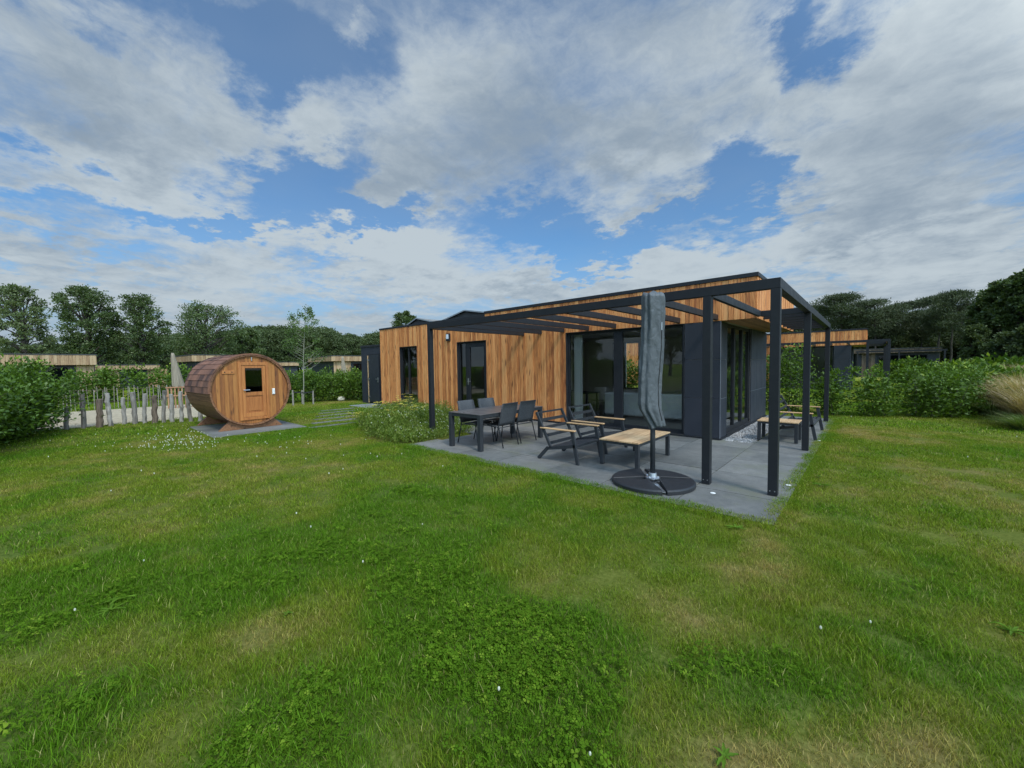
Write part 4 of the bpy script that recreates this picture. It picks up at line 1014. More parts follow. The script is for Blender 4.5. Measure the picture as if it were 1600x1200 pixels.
def build_tan_parasol(x, y, H, z0, lean, label):
    root = empty('tan_parasol', (x, y, 0), label, 'parasol', 'closed tan parasols in the neighbouring gardens')
    V = []; NS = 32; zs = np.linspace(z0, H, 14)
    for z in zs:
        t_ = (z-z0)/(H-z0); rr = .17*(1-t_)**.8+.06
        if t_ > .97: rr = .05
        for k in range(NS):
            a = 2*math.pi*k/NS; q = rr*(1+.22*math.cos(8*a)*(1-t_)); V.append((x+q*math.cos(a)*.8, y+q*math.sin(a)+lean*(1-t_), z+(.05*math.cos(4*a) if t_ == 0 else 0)))
    F = [(i*NS+k, i*NS+(k+1) % NS, (i+1)*NS+(k+1) % NS, (i+1)*NS+k) for i in range(13) for k in range(NS)] + [tuple(13*NS+k for k in range(NS))]
    link_mesh('canopy', V, F, M['canopy_tan'], root, smooth=True)
    mb = MB(); mb.tube([(x, y+lean, 0), (x, y, H-.1)], .03, 8); mb.obj('pole', M['chairmetal'], root)
build_tan_parasol(-25.8, -2.0, 2.5, .75, .18, 'closed tan parasol standing left of the barrel sauna behind the track')
build_tan_parasol(-28.5, 8.1, 2.45, .9, .12, 'closed tan parasol in front of a far cabin between sauna and shed')
# stakes of the young tree, stone
for (x, y, h, lb) in ((-18.15,.98,.66,'left stake of the young tree, joined by a black band'),(-17.9,1.74,.60,'right stake of the young tree, joined by a black band'),(-18.5,1.5,.62,'rear stake behind the thin trunk of the young tree')):
    mb = MB(); mb.tube([(x, y, -.05), (x, y, h-.02), (x, y, h)], [.035,.035,.028], 10, r=.2); tag(mb.obj('tree_stake', M['paling']), lb, 'stake', 'stakes round the young tree')
mb = MB(); mb.bar((-18.12,.98,.58), (-18.0,1.38,.52), .006, .05); mb.bar((-18.0,1.38,.52), (-17.87,1.74,.56), .006, .05); tag(mb.obj('tree_band', M['rubber']), 'black rubber band tying the young tree to its stakes', 'tree tie')
r_ = random.Random(1); mb = MB(); V = []
for i in range(7):
    for k in range(10):
        p = math.pi*i/6; a = 2*math.pi*k/10; q = r_.uniform(.85, 1.1); V.append((-18.6+.17*math.sin(p)*math.cos(a)*q, 3.35+.2*math.sin(p)*math.sin(a)*q, .09+.12*math.cos(p)*q))
mb.add(V, [(i*10+k, (i+1)*10+k, (i+1)*10+(k+1) % 10, i*10+(k+1) % 10) for i in range(6) for k in range(10)]); tag(mb.obj('boulder', M['cream'], smooth=True), 'pale round boulder on the grass at the foot of the hedge', 'boulder')

# ------------------------------------------------------------------ far cabins
def far_cabin(x, y, rz, w, d, H, label, wins=(), mat='larch_far', base='panel', fas=.8, pav=0.):
    """front faces local +x; width w along y; fascia of boards, dark recessed wall below"""
    root = empty('cabin', (x, y, 0)); tag(root, label, 'cabin', 'cabins beyond the hedges')
    root.location = (0, 0, 0)
    mb = MB(); mb.box(-d, -.35, -w/2+.3, w/2-.05, -.1, H-fas-.001); mb.obj('wall', M[base], root)
    mb = MB(); planks(mb, int(abs(x)*7), 0.0, -w/2, w/2, H-fas, H-.05, axis='Y', sign=1, wr=(.14,.2)); planks(mb, int(abs(y)*9)+3, -w/2, -d, 0, H-fas, H-.05, axis='X', sign=-1, wr=(.14,.2)); planks(mb, int(abs(y)*5)+1, w/2, -d, 0, H-fas, H-.05, axis='X', sign=1, wr=(.14,.2))
    mb.obj('fascia', M[mat], root)
    mb = MB(); mb.box(-d, -.001, -w/2+.001, w/2-.001, H-fas+.02, H-.06); mb.box(-d-.03, .05, -w/2-.05, w/2+.05, H-.049, H+.03); mb.obj('roof', M['roofing'], root)
    for (a, b, z0, z1, kind) in wins:
        if kind == 'boards':
            mb = MB(); planks(mb, int(a*13+50), -.345, a, b, -.02, H-fas-.003, axis='Y', sign=1, wr=(.13,.18)); mb.obj('boarded_wall', M[mat], root)
        else:
            mb = MB(); mb.box(-.36, -.30, a, a+.07, z0, z1); mb.box(-.36, -.30, b-.07, b, z0, z1); mb.box(-.36, -.30, a+.07, b-.07, z1-.07, z1); mb.box(-.36, -.30, a+.07, b-.07, z0, z0+.07); f = mb.obj('window', M['powder'], root)
            g = MB(); g.add([(-.335,a+.07,z0+.07),(-.335,b-.07,z0+.07),(-.335,b-.07,z1-.07),(-.335,a+.07,z1-.07)],[(0,1,2,3)]); g.obj('pane', M['glass_dark'], f)
    for k in range(int(pav > 0)*3):
        mb = MB(); yy = -w/2+.1+(w-.3)*k/2; mb.box(pav-.12, pav, yy, yy+.12, 0, H-fas+.05); mb.obj('porch_post', M['powder'], root)
    if pav:
        mb = MB(); mb.box(pav-.12, pav, -w/2, w/2, H-fas+.051, H-fas+.2); mb.obj('porch_beam', M['powder'], root)
    root.location = (x, y, 0); root.rotation_euler = (0, 0, rz)
x_, y_, _ = at(70, 42)
far_cabin(-41.5, -7.3, R_(4), 6.2, 9, 2.85, 'weathered flat-roofed cabin behind the left laurel hedge with a dark glazed porch', [(-2.2,-.4,.1,2.0,'w'),(.5,1.9,.1,2.0,'w'),(2.1,3.0,0,0,'boards')], fas=.75)
far_cabin(-52, -2.0, R_(0), 5.0, 8, 2.2, 'low cabin under the oaks between the leftmost cabin and the tan parasol', [(-3,-.4,0,0,'boards'),(.3,1.2,.9,1.9,'w'),(1.6,3.1,0,0,'boards')], fas=.45)
far_cabin(-45, 4.4, R_(3), 5.0, 8, 3.0, 'cabin with board fascia showing just above the barrel sauna roof', [(-2.0,-.2,.1,2.1,'w')], fas=.6)
far_cabin(-39, 14.6, R_(-6), 5.2, 8, 2.85, 'pale boarded cabin seen between the young tree and the shed', [(-2.3,-.6,0,0,'boards'),(-.4,2.3,.1,2.1,'w')], fas=.55)
far_cabin(-58, 14.0, R_(0), 3.4, 8, 2.5, 'small distant cabin left of the pale boarded one behind the young tree', [(-2.0,-.2,.1,1.8,'w')], fas=.5)
far_cabin(2.6, 47, R_(-86), 6.0, 7, 2.7, 'distant cabin with a dark porch under the pines right of the neighbouring pergola', [(-2.4,-1.4,0,0,'boards'),(-1.2,2.2,.1,2.1,'w')], fas=.4, pav=2.2, mat='log_dark')

# ------------------------------------------------------------------ leaves
def unit(a): return a/np.maximum(np.linalg.norm(a, axis=1, keepdims=True), 1e-9)
def leaves(P, D, L, Wd, rs, fold=.12, droop=0.):
    """one folded quad per leaf at P pointing along D"""
    n = len(P); D = unit(D); rv = rs.randn(n, 3); S = unit(np.cross(D, rv)); N = np.cross(S, D)
    L = np.broadcast_to(L, (n,))[:, None]; Wd = np.broadcast_to(Wd, (n,))[:, None]
    mid = P + D*L*.48 + N*L*fold
    tip = P + D*L - np.array([0, 0, 1.])*L*droop
    V = np.stack([P, mid+S*Wd/2, tip, mid-S*Wd/2], 1).reshape(-1, 3)
    return V, np.arange(n*4, dtype=np.int32).reshape(-1, 4)
def clump_points(rs, c, rad, n, up=.35, shell=.55):
    d = unit(rs.randn(n, 3)); d[:, 2] = np.abs(d[:, 2])*(1-up*.0) * np.where(rs.rand(n) < .5+up/2, 1, -1)
    q = (shell + (1-shell)*rs.rand(n)**.6)*(.85+.3*rs.rand(n))
    return c + d*q[:, None]*np.asarray(rad), d

def tree_meshes(name, seed, H, R, zb, nclump, nleaf, lsz, kind='oak', trunk_r=.25, airy=1.):
    """crown mesh and trunk mesh of one tree standing at the origin"""
    rs = np.random.RandomState(seed); r = random.Random(seed); mb = MB()
    lean = (r.uniform(-.04, .04)*H, r.uniform(-.04, .04)*H)
    zt = H*(.62 if kind != 'pine' else .93)
    def ax(z): t_ = z/H; return Vector((lean[0]*t_*t_, lean[1]*t_*t_, z))
    tp = [ax(zt*k/7)+Vector((r.uniform(-.03,.03)*R, r.uniform(-.03,.03)*R, 0))*(k > 0) for k in range(8)]
    mb.tube(tp, [trunk_r*(1.25 if k == 0 else 1-.10*k) for k in range(8)], 8)
    PV, PD = [], []
    for k in range(nclump):
        if kind == 'pine':
            t_ = 1-r.random()**1.6*.55 if k > 3 else r.uniform(.35, .6); z = zb+(H-zb)*t_; rr = R*(.25+.75*math.sin(math.pi*min(1, (1.08-t_)*1.5)))*r.uniform(.3, 1)
            rad = (R*r.uniform(.28, .45), R*r.uniform(.28, .45), H*.035*r.uniform(.8, 1.4))
        else:
            t_ = (k+.5)/nclump; ph = math.acos(1-1.75*t_*.98) if kind != 'cone' else t_*math.pi*.8
            env = math.sin(ph)**.8; z = zb+(H-zb)*(.52+.47*math.cos(ph))
            rr = R*env*r.uniform(.40, 1.0)
            rad = (R*r.uniform(.15, .32)*airy, R*r.uniform(.15, .32)*airy, R*r.uniform(.10, .22)*airy)
        a = k*2.399+r.uniform(-.5, .5); c = ax(z)+Vector((rr*math.cos(a), rr*math.sin(a), 0)); c.z = min(c.z, H-rad[2])
        z0 = max(zb*.75, min(zt*.98, c.z-rr*r.uniform(.5, .9))) if kind != 'pine' else max(c.z-rr*.25, H*.25)
        s = ax(z0); mid = s.lerp(c, .5)+Vector((r.uniform(-.1,.1)*R, r.uniform(-.1,.1)*R, .10*rr))
        q = trunk_r*r.uniform(.22, .38); mb.tube([s, mid, c], [q, q*.6, q*.2], 5, cap=False)
        for j in range(3):
            e = c+Vector((r.uniform(-1,1)*rad[0], r.uniform(-1,1)*rad[1], r.uniform(-.3,1)*rad[2]))*.8; mb.tube([mid, c.lerp(e, .4), e], [q*.35, q*.25, q*.08], 4, cap=False)
        n = int(nleaf/nclump*r.uniform(.7, 1.3)); p, d = clump_points(rs, np.array(c), rad, n, shell=.35)
        # ragged sprays
        sp = rs.randint(0, 14, n); off = (rs.randn(14, 3)*np.array(rad)*.30)[sp]
        PV.append(p+off); PD.append(d+rs.randn(n, 3)*.7+np.array([0, 0, .1]))
    P = np.concatenate(PV); Dd = np.concatenate(PD); P[:, 2] = np.maximum(P[:, 2], .25)
    V, F = leaves(P, Dd, lsz*rs.uniform(.7, 1.3, len(P)), lsz*(.62 if kind != 'pine' else .30)*rs.uniform(.7, 1.2, len(P)), rs, fold=.08)
    return mk_mesh(name+'_crown', V, F, rs.rand(len(P))), mk_mesh(name+'_trunk', mb.V, mb.F, mb.r)
def put_tree(meshes, name, x, y, s, rz, mat, label, cat, group=None, sz=None, bark='bark'):
    cm, tm = meshes; root = empty(name, (x, y, -.05), label, cat, group)
    for me, nm, mt in ((cm, 'crown', mat), (tm, 'trunk', bark)):
        if not me.materials: me.materials.append(M[mt])
        o = bpy.data.objects.new(nm, me); COL.objects.link(o); o.parent = root
    root.scale = (s, s, sz or s); root.rotation_euler = (0, 0, rz); return root

# left oaks and ash
rt = random.Random(21)
def tree_px(px, top, dist, wpx, name, seed, kind, mat, label, cat, nclump, nleaf, lsz, zbf=.22, group=None, airy=1., tr=.3, wf=1.0):
    x, y, ztop = at(px, dist, top); H = ztop
    xa, ya, _ = at(px-wpx/2, dist); xb, yb, _ = at(px+wpx/2, dist); R = math.hypot(xa-xb, ya-yb)/2*wf
    ms = tree_meshes(name, seed, H, R, H*zbf, nclump, nleaf, lsz, kind, tr, airy)
    return put_tree(ms, name, x, y, 1, 0, mat, label, cat, group)
tree_px(32, 446, 56, 108, 'ash_tree', 31, 'oak', 'ash', 'pale green airy ash with a visible trunk at the left end of the tree row', 'tree', 46, 7800, .20, .22, airy=.95, tr=.30)
tree_px(134, 449, 62, 112, 'oak_tree', 32, 'oak', 'oak', 'tall dark oak second from the left, behind the far cabins', 'tree', 50, 12500, .22, .12, 'oaks on the left horizon', tr=.36)
tree_px(216, 461, 61, 92, 'oak_tree', 33, 'oak', 'oak', 'dark oak with narrower crown between the tallest oak and the sauna side oak', 'tree', 46, 9500, .22, .12, 'oaks on the left horizon', tr=.32)
tree_px(318, 474, 66, 118, 'oak_tree', 34, 'oak', 'oak', 'broad oak standing behind the barrel sauna', 'tree', 48, 11000, .22, .12, 'oaks on the left horizon', tr=.34)
tree_px(380, 512, 70, 60, 'oak_tree', 36, 'oak', 'oak', 'small round oak just right of the oak behind the sauna', 'tree', 26, 9000, .25, .10, 'oaks on the left horizon', tr=.2)
tree_px(632, 488, 45, 46, 'garden_tree', 35, 'oak', 'oak', 'small green treetop rising behind the solar panels on the cabin roof', 'tree', 26, 9000, .20, .3, tr=.16)
# far wood, as single trees
FW = [tree_meshes('wood_tree', 50+i, 10, 3.6+.5*(i % 3), .8, 26, 7000, .36, 'oak', .22) for i in range(5)]
prof_px = [-80, 0, 60, 200, 300, 400, 430, 470, 500, 560, 600, 640]; prof_y = [548, 548, 545, 530, 528, 518, 514, 519, 517, 522, 526, 530]
px = -90; k = 0
while px < 660:
    for row in range(2):
        dist = (100 if row == 0 else 118)+rt.uniform(-5, 5); p = px+rt.uniform(-6, 6)+row*7
        yt = np.interp(p, prof_px, prof_y)+rt.uniform(-5, 11)-row*2.0
        x, y, z = at(p, dist, yt)
        put_tree(FW[k % 5], 'wood_tree', x, y, z/10*1.05, rt.uniform(0, 6.3), 'wood_far', 'one of the dark crowns merging in the far wood on the left horizon', 'tree', 'trees of the far wood left of the cabin', sz=z/10); k += 1
    px += rt.uniform(9, 15) if px > 350 else rt.uniform(6, 11)
PINE_LABELS = {1314: 'broad rounded pine crown rising just right of the side pergola', 1370: 'pine crown standing above the board fascia end of the second cabin', 1424: 'flat pine crown midway between the second cabin and the wood edge', 1470: 'tall pine left of the tallest pine in the row', 1489: 'tallest pine of the row, next to the broadleaf wood edge', 1520: 'last pine of the row, touching the broadleaf trees'}
# pines behind the neighbouring plot
PM = [tree_meshes('pine_tree', 70+i, 10, 2.5+.4*(i % 3), 3.2, 24, 8000, .30, 'pine', .16) for i in range(5)]
k = 0
for (p, top, dist) in [(1236,500,66),(1255,490,62),(1272,478,64),(1290,482,70),(1314,461,58),(1333,484,63),(1350,488,66),(1370,469,57),(1388,486,62),(1400,477,60),(1424,473,66),(1440,486,61),(1456,484,64),(1470,463,57),(1489,456,54),(1506,480,58),(1520,478,60),(1532,476,52),(1300,502,76),(1342,500,78),(1378,498,76),(1412,496,78),(1446,498,76),(1478,494,77),(1512,492,70)]:
    x, y, z = at(p, dist, top)
    put_tree(PM[k % 5], 'pine_tree', x, y, z/10*rt.uniform(.72,.95), rt.uniform(0, 6.3), 'pine', PINE_LABELS.get(p, 'one of the dark flat-topped pines standing in a row beyond the second cabin'), 'tree', 'pines behind the second cabin', sz=z/10); k += 1
UM = [tree_meshes('understory_tree', 90+i, 6, 3.2, .2, 26, 7000, .30, 'oak', .12) for i in range(3)]
for i in range(34):
    p = 1225+i*12+rt.uniform(-5, 5); x, y, z = at(p, rt.uniform(58, 72), rt.uniform(514, 532))
    put_tree(UM[i % 3], 'understory_tree', x, y, z/6, rt.uniform(0, 6.3), 'wood_far', 'one of the low dark trees filling the shade under the pines', 'tree', 'low trees under the pines', sz=z/6)
# big dark wood edge on the right
for i, (p, top, dist, wpx, lb) in enumerate(((1538, 452, 44, 60, 'dark broadleaf tree where the pines end, left of the big wood edge'),(1568, 436, 41, 78, 'large dark broadleaf tree near the right edge of the view'),(1604, 424, 38, 80, 'tallest dark broadleaf tree, cut by the right edge of the view'),(1655, 405, 38, 110, 'dark broadleaf tree beyond the right edge of the view'),
        (1528, 508, 37, 44, 'mid green bushy tree in front of the dark wood edge'),(1572, 520, 33, 60, 'lower bushy tree under the large dark crowns at the right'),(1612, 505, 32, 70, 'bushy tree at the right edge below the tallest crown'))):
    tree_px(p, top, dist, wpx, 'broadleaf_tree', 110+i, 'oak', 'oak' if i < 4 else 'wood_far', lb, 'tree', 40, 20000 if i < 4 else 10000, .21 if i < 4 else .17, .03, 'broadleaf trees at the right wood edge', tr=.25)
# trees behind the camera: seen only in the panes
for i in range(11):
    a = R_(105+i*15); d = rt.uniform(34, 44); put_tree(FW[i % 5], 'garden_tree', CAM.x+math.sin(a)*d, CAM.y+math.cos(a)*d, .95, i, 'wood_far', 'one of the trees behind the viewer that the cabin panes mirror', 'tree', 'trees mirrored in the panes', sz=rt.uniform(.7, 1.0))

# young tree
def young_tree():
    x, y = -18.05, 1.38; root = empty('young_tree', (x, y, 0), 'thin young tree with sparse crown tied between stakes beside the sauna', 'tree')
    r = random.Random(12); mb = MB(); tips = []
    tr = [(x, y, -.03), (x+.02, y+.03, 1.0), (x, y+.06, 2.0), (x+.03, y+.12, 3.0), (x, y+.22, 4.0), (x, y+.26, 4.35)]
    mb.tube(tr, [.024, .021, .017, .012, .006, .003], 8)
    for k in range(30):
        z = 1.35+.095*k; t_ = (z-1.35)/3.0; b = Vector((x, y+.06+.05*t_*3, z)); a = r.uniform(0, 6.28); ln = (1.0-.6*t_)*r.uniform(.6, 1.1)
        if k % 2: a = r.choice([1.57, -1.57])+r.uniform(-.4, .4)
        e = b+Vector((math.cos(a)*ln*.7, math.sin(a)*ln*1.0, ln*.7)); m_ = b.lerp(e, .5)+Vector((0, 0, -.06)); mb.tube([b, m_, e], [.010, .007, .003], 5, cap=False); tips += [(m_, e)]*3
        for j in range(3):
            s = b.lerp(e, r.uniform(.3, .9)); f = s+Vector((r.uniform(-.2,.2), r.uniform(-.25,.25), r.uniform(.05,.25))); mb.tube([s, f], [.004, .002], 4, cap=False); tips.append((s, f))
    mb.obj('trunk', M['bark_pale'], root)
    rs = np.random.RandomState(4); P = []; n = 2300
    for i in range(n):
        s, e = tips[rs.randint(len(tips))]; p = s.lerp(e, rs.rand()**.6)
        if p.z < 2.4 and rs.rand() < .35: continue
        P.append(np.array(p)+rs.randn(3)*.045)
    P = np.array(P); V, F = leaves(P, rs.randn(len(P), 3)+np.array([0, 0, -.2]), .075, .05, rs)
    link_mesh('crown', V, F, M['young_leaf'], root, rnd=rs.rand(len(P)))
young_tree()

# ------------------------------------------------------------------ hedges
def hedge(name, pts, seed, height, thick, per_m, lsz, mat, label, group=None, gap=0., step=.55, stems=True, lw=.36, topvar=.18):
    """a row of shrubs along pts; leaves carried on upright shoots"""
    rs = np.random.RandomState(seed); r = random.Random(seed)
    pts = [Vector((p[0], p[1], 0)) for p in pts]; hs = height if isinstance(height, (list, tuple)) else [height]*len(pts)
    PV, PD, mb = [], [], MB(); tot = 0
    for a, b, ha, hb in zip(pts, pts[1:], hs, hs[1:]):
        ln = (b-a).length; n = max(1, int(ln/step)); dr = (b-a).normalized(); sd = Vector((-dr.y, dr.x, 0))
        for i in range(n):
            t_ = (i+r.uniform(.2, .8))/n; c = a.lerp(b, t_); h = (ha+(hb-ha)*t_)*r.uniform(1-topvar, 1.0+topvar*.4)
            nsh = int(7*step/.55+.5)
            for j in range(nsh):
                bx = c+dr*r.uniform(-.5, .5)*step*1.2+sd*r.gauss(0, .2)*thick; hh = h*r.uniform(.62, 1.05)
                tx = bx+dr*r.gauss(0, .16)+sd*r.gauss(0, .34)*thick*.8; top = Vector((tx.x, tx.y, hh)); base = Vector((c.x*.4+bx.x*.6, c.y*.4+bx.y*.6, 0))
                mid = base.lerp(top, .5)+Vector((r.gauss(0,.06), r.gauss(0,.06), 0))
                if stems: mb.tube([base, mid, top], [.011, .008, .003], 4, cap=False)
                nl = int(per_m*step/nsh*(hh/h)); u = rs.rand(nl)**(.75)*(1-gap)+gap
                q = np.where(u[:, None] < .5, np.array(base)+(np.array(mid)-np.array(base))*(u[:, None]*2), np.array(mid)+(np.array(top)-np.array(mid))*(u[:, None]*2-1))
                spread = (.07+.17*np.sin(np.pi*np.clip(u, 0, .93)))[:, None]*(thick/.8)**.5
                d = rs.randn(nl, 3); d[:, 2] = np.abs(d[:, 2])*.4+.25+.9*(u > .88)
                PV.append(q+rs.randn(nl, 3)*spread*np.array([1, 1, .5])); PD.append(d)
    P = np.concatenate(PV); Dd = np.concatenate(PD); P[:, 2] = np.maximum(P[:, 2], .02)
    V, F = leaves(P, Dd, lsz*rs.uniform(.7, 1.25, len(P)), lsz*lw*rs.uniform(.8, 1.2, len(P)), rs, fold=.10, droop=.12)
    hr = np.clip(P[:, 2]/max(hs), 0, 1); rnd = np.clip(rs.rand(len(P))*.72+.30*hr**3, 0, 1)
    c = P.mean(0); root = empty(name, (c[0], c[1], 0), label, 'hedge', group)
    link_mesh('foliage', V, F, M[mat], root, rnd=rnd)
    if stems: link_mesh('stems', np.array(mb.V), mb.F, M['stem'], root)
    return root
HG = 'laurel hedges'
hedge('laurel_hedge', [(-10.2,-8.6),(-12.2,-7.45),(-14.4,-6.85),(-16.0,-6.3)], 1, [1.95,1.95,1.9,1.45], 1.35, 8200, .115, 'laurel', 'large glossy laurel hedge at the left edge of the lawn', HG, topvar=.12)
hedge('laurel_hedge', [(-9,-9.4),(-13,-8.0),(-16,-7.5),(-20.5,-7.4)], 2, [1.9,1.9,1.7,1.5], 1.2, 5200, .13, 'laurel', 'rear part of the laurel hedge at the left, behind the front one', HG)
hedge('laurel_hedge', [(-11,10.0),(-5.2,10.1),(-2.2,10.3),(-.6,10.3)], 3, [1.9,1.9,2.0,2.15], .9, 3200, .12, 'laurel_far', 'tall laurel shrubs behind the lounge bench at the end of the side pergola', HG, lw=.4)
hedge('laurel_hedge', [(-.5,9.75),(.5,9.85),(1.5,10.2),(2.55,10.9)], 4, [1.65,1.55,1.5,1.45], .85, 3600, .12, 'laurel_far', 'open laurel hedge in full view right of the side pergola', HG, lw=.4, topvar=.22)
hedge('laurel_hedge', [(2.75,11.6),(2.95,13.5),(2.9,16.5)], 5, [1.45,1.4,1.3], .9, 2400, .13, 'laurel_far', 'laurel hedge running away from the lawn toward the pines', HG, lw=.4)
hedge('laurel_hedge', [(-20.0,-.2),(-19.6,1.6),(-18.9,3.4),(-18.2,5.0)], 6, [1.5,1.55,1.5,1.45], .9, 3300, .13, 'laurel_far', 'bright laurel hedge between the barrel sauna and the dark shed', HG, lw=.42)
hedge('laurel_hedge', [(-28.5,-8.5),(-28.5,-5.2),(-28.5,-1.8),(-28.2,2.5)], 7, [1.8,1.7,1.75,1.6], 1.2, 1500, .17, 'laurel_far', 'laurel hedge beyond the gravel track in front of the far cabins', HG, step=.7, lw=.45, stems=False)
hedge('laurel_hedge', [(-33,2.5),(-31,8),(-29.5,12.5)], 8, [1.5,1.4,1.4], 1.2, 900, .2, 'laurel_far', 'distant hedge before the cabins between sauna and shed', HG, step=.8, lw=.45, stems=False)
# shrubs of the rough ground at the right
def shrub_mesh(seed, n=2600, ls=.12):
    rs = np.random.RandomState(seed); PV, PD = [], []
    for k in range(9):
        a = rs.rand()*6.28; q = rs.rand()*.55; c = np.array([math.cos(a)*q, math.sin(a)*q, .35+.4*rs.rand()]); p, d = clump_points(rs, c, (.4, .4, .34), n//9, shell=.3); PV.append(p+rs.randn(len(p), 3)*.06); PD.append(d+np.array([0, 0, .5])+rs.randn(len(p), 3)*.4)
    P = np.concatenate(PV); D_ = np.concatenate(PD); P[:, 2] = np.maximum(P[:, 2], 0); V, F = leaves(P, D_, ls*rs.uniform(.7, 1.3, len(P)), ls*.5, rs)
    return mk_mesh('shrub', V, F, rs.rand(len(P)))
SM = [shrub_mesh(i) for i in range(3)]
for me in SM: me.materials.append(M['laurel_far'])
rt = random.Random(77)
for i in range(30):
    p = rt.uniform(1395, 1640); dist = rt.uniform(19, 46); x, y, _ = at(p, dist); s = rt.uniform(.9, 1.7)
    if x < 3.9 and y < 20: x += 2.0
    if x < 2.2 and y < 33: continue
    o = bpy.data.objects.new('shrub', SM[i % 3]); COL.objects.link(o); o.location = (x, y, -.05); o.scale = (s*1.3, s*1.3, s*rt.uniform(.7, 1.05)); o.rotation_euler = (0, 0, rt.uniform(0, 6))
    tag(o, 'one of the low green shrubs scattered over the rough ground toward the pines', 'shrub', 'shrubs on the rough ground at the right')

# tall grass clumps
def grass_clump_mesh(seed, n, H, R, w, seg=5, lean=1.):
    rs = np.random.RandomState(seed); a = rs.rand(n)*6.283; q = R*.35*rs.rand(n)**.5; h = H*rs.uniform(.55, 1.05, n); out = R*rs.uniform(.25, 1.1, n)*lean
    b = np.stack([q*np.cos(a), q*np.sin(a), np.zeros(n)], 1); dirv = np.stack([np.cos(a), np.sin(a), 0*a], 1); sdv = np.stack([-np.sin(a), np.cos(a), 0*a], 1)
    tw = rs.uniform(-.9, .9, n)[:, None]; sdv = unit(sdv+dirv*tw)
    V = np.zeros((n, (seg+1)*2, 3))
    for k in range(seg+1):
        t_ = k/seg; p = b+dirv*(out*t_**2)[:, None]+np.array([0, 0, 1.])*(h*(t_-.22*t_**3))[:, None]; ww = w*(1-t_)**.6+.0008
        V[:, 2*k] = p+sdv*ww/2; V[:, 2*k+1] = p-sdv*ww/2
    f = np.array([[2*k, 2*k+1, 2*k+3, 2*k+2] for k in range(seg)]); F = (f[None]+(np.arange(n)*(seg+1)*2)[:, None, None]).reshape(-1, 4)
    return V.reshape(-1, 3), F, np.repeat(rs.rand(n), seg)
TG = []
for i in range(2):
    V, F, rn = grass_clump_mesh(200+i, 800, 1.25, .62, .014); me = mk_mesh('tall_grass', V, F, rn); me.materials.append(M['tan_grass']); TG.append(me)
V, F, rn = grass_clump_mesh(203, 700, .7, .7, .012); me = mk_mesh('tall_grass', V, F, rn); me.materials.append(M['green_grass']); TG.append(me)
for i, (x, y, s, k, lb) in enumerate(((3.75,11.6,.95,0,'tan feathery grass clump beside the end of the right hedge'),(4.3,12.6,1.0,1,'tan grass clump behind the one at the hedge end'),(4.05,10.6,1.0,0,'largest tan grass clump at the right edge of the lawn'),(4.6,11.2,1.05,1,'tan grass clump cut by the right edge of the view'),
      (3.72,9.7,.85,1,'lower tan grass clump leaning over the lawn edge'),(3.45,8.8,.70,2,'green tuft nearest the viewer at the right lawn edge'),(3.6,9.3,.8,2,'green tuft in front of the tan clumps'),(4.9,13.5,1.2,0,'distant tan grass clump toward the shrubs'),(5.4,15.5,1.2,1,'farthest tan grass clump before the shrubs'),(4.0,14.4,.9,2,'green grass tuft behind the hedge end'),(3.45,12.2,.9,2,'green tuft touching the end of the right hedge'),(4.15,13.2,1.15,0,'tall tan grass clump between the hedge end and the right edge'),(3.55,13.6,1.0,1,'tan grass clump directly behind the hedge end tuft'),(4.6,17.0,1.3,0,'far tan grass clump below the bushy trees'),(5.6,18.5,1.35,1,'far tan grass clump at the right edge below the bushy trees'),(3.9,10.9,1.1,1,'reddish tan grass clump leaning left toward the hedge end'))):
    o = bpy.data.objects.new('grass_clump', TG[k]); COL.objects.link(o); o.location = (x, y, -.03); o.scale = (s*1.15, s*1.15, s*(1.12 if k < 2 else .9)); o.rotation_euler = (0, 0, i*1.3); tag(o, lb, 'grass clump', 'tall grass clumps at the right')

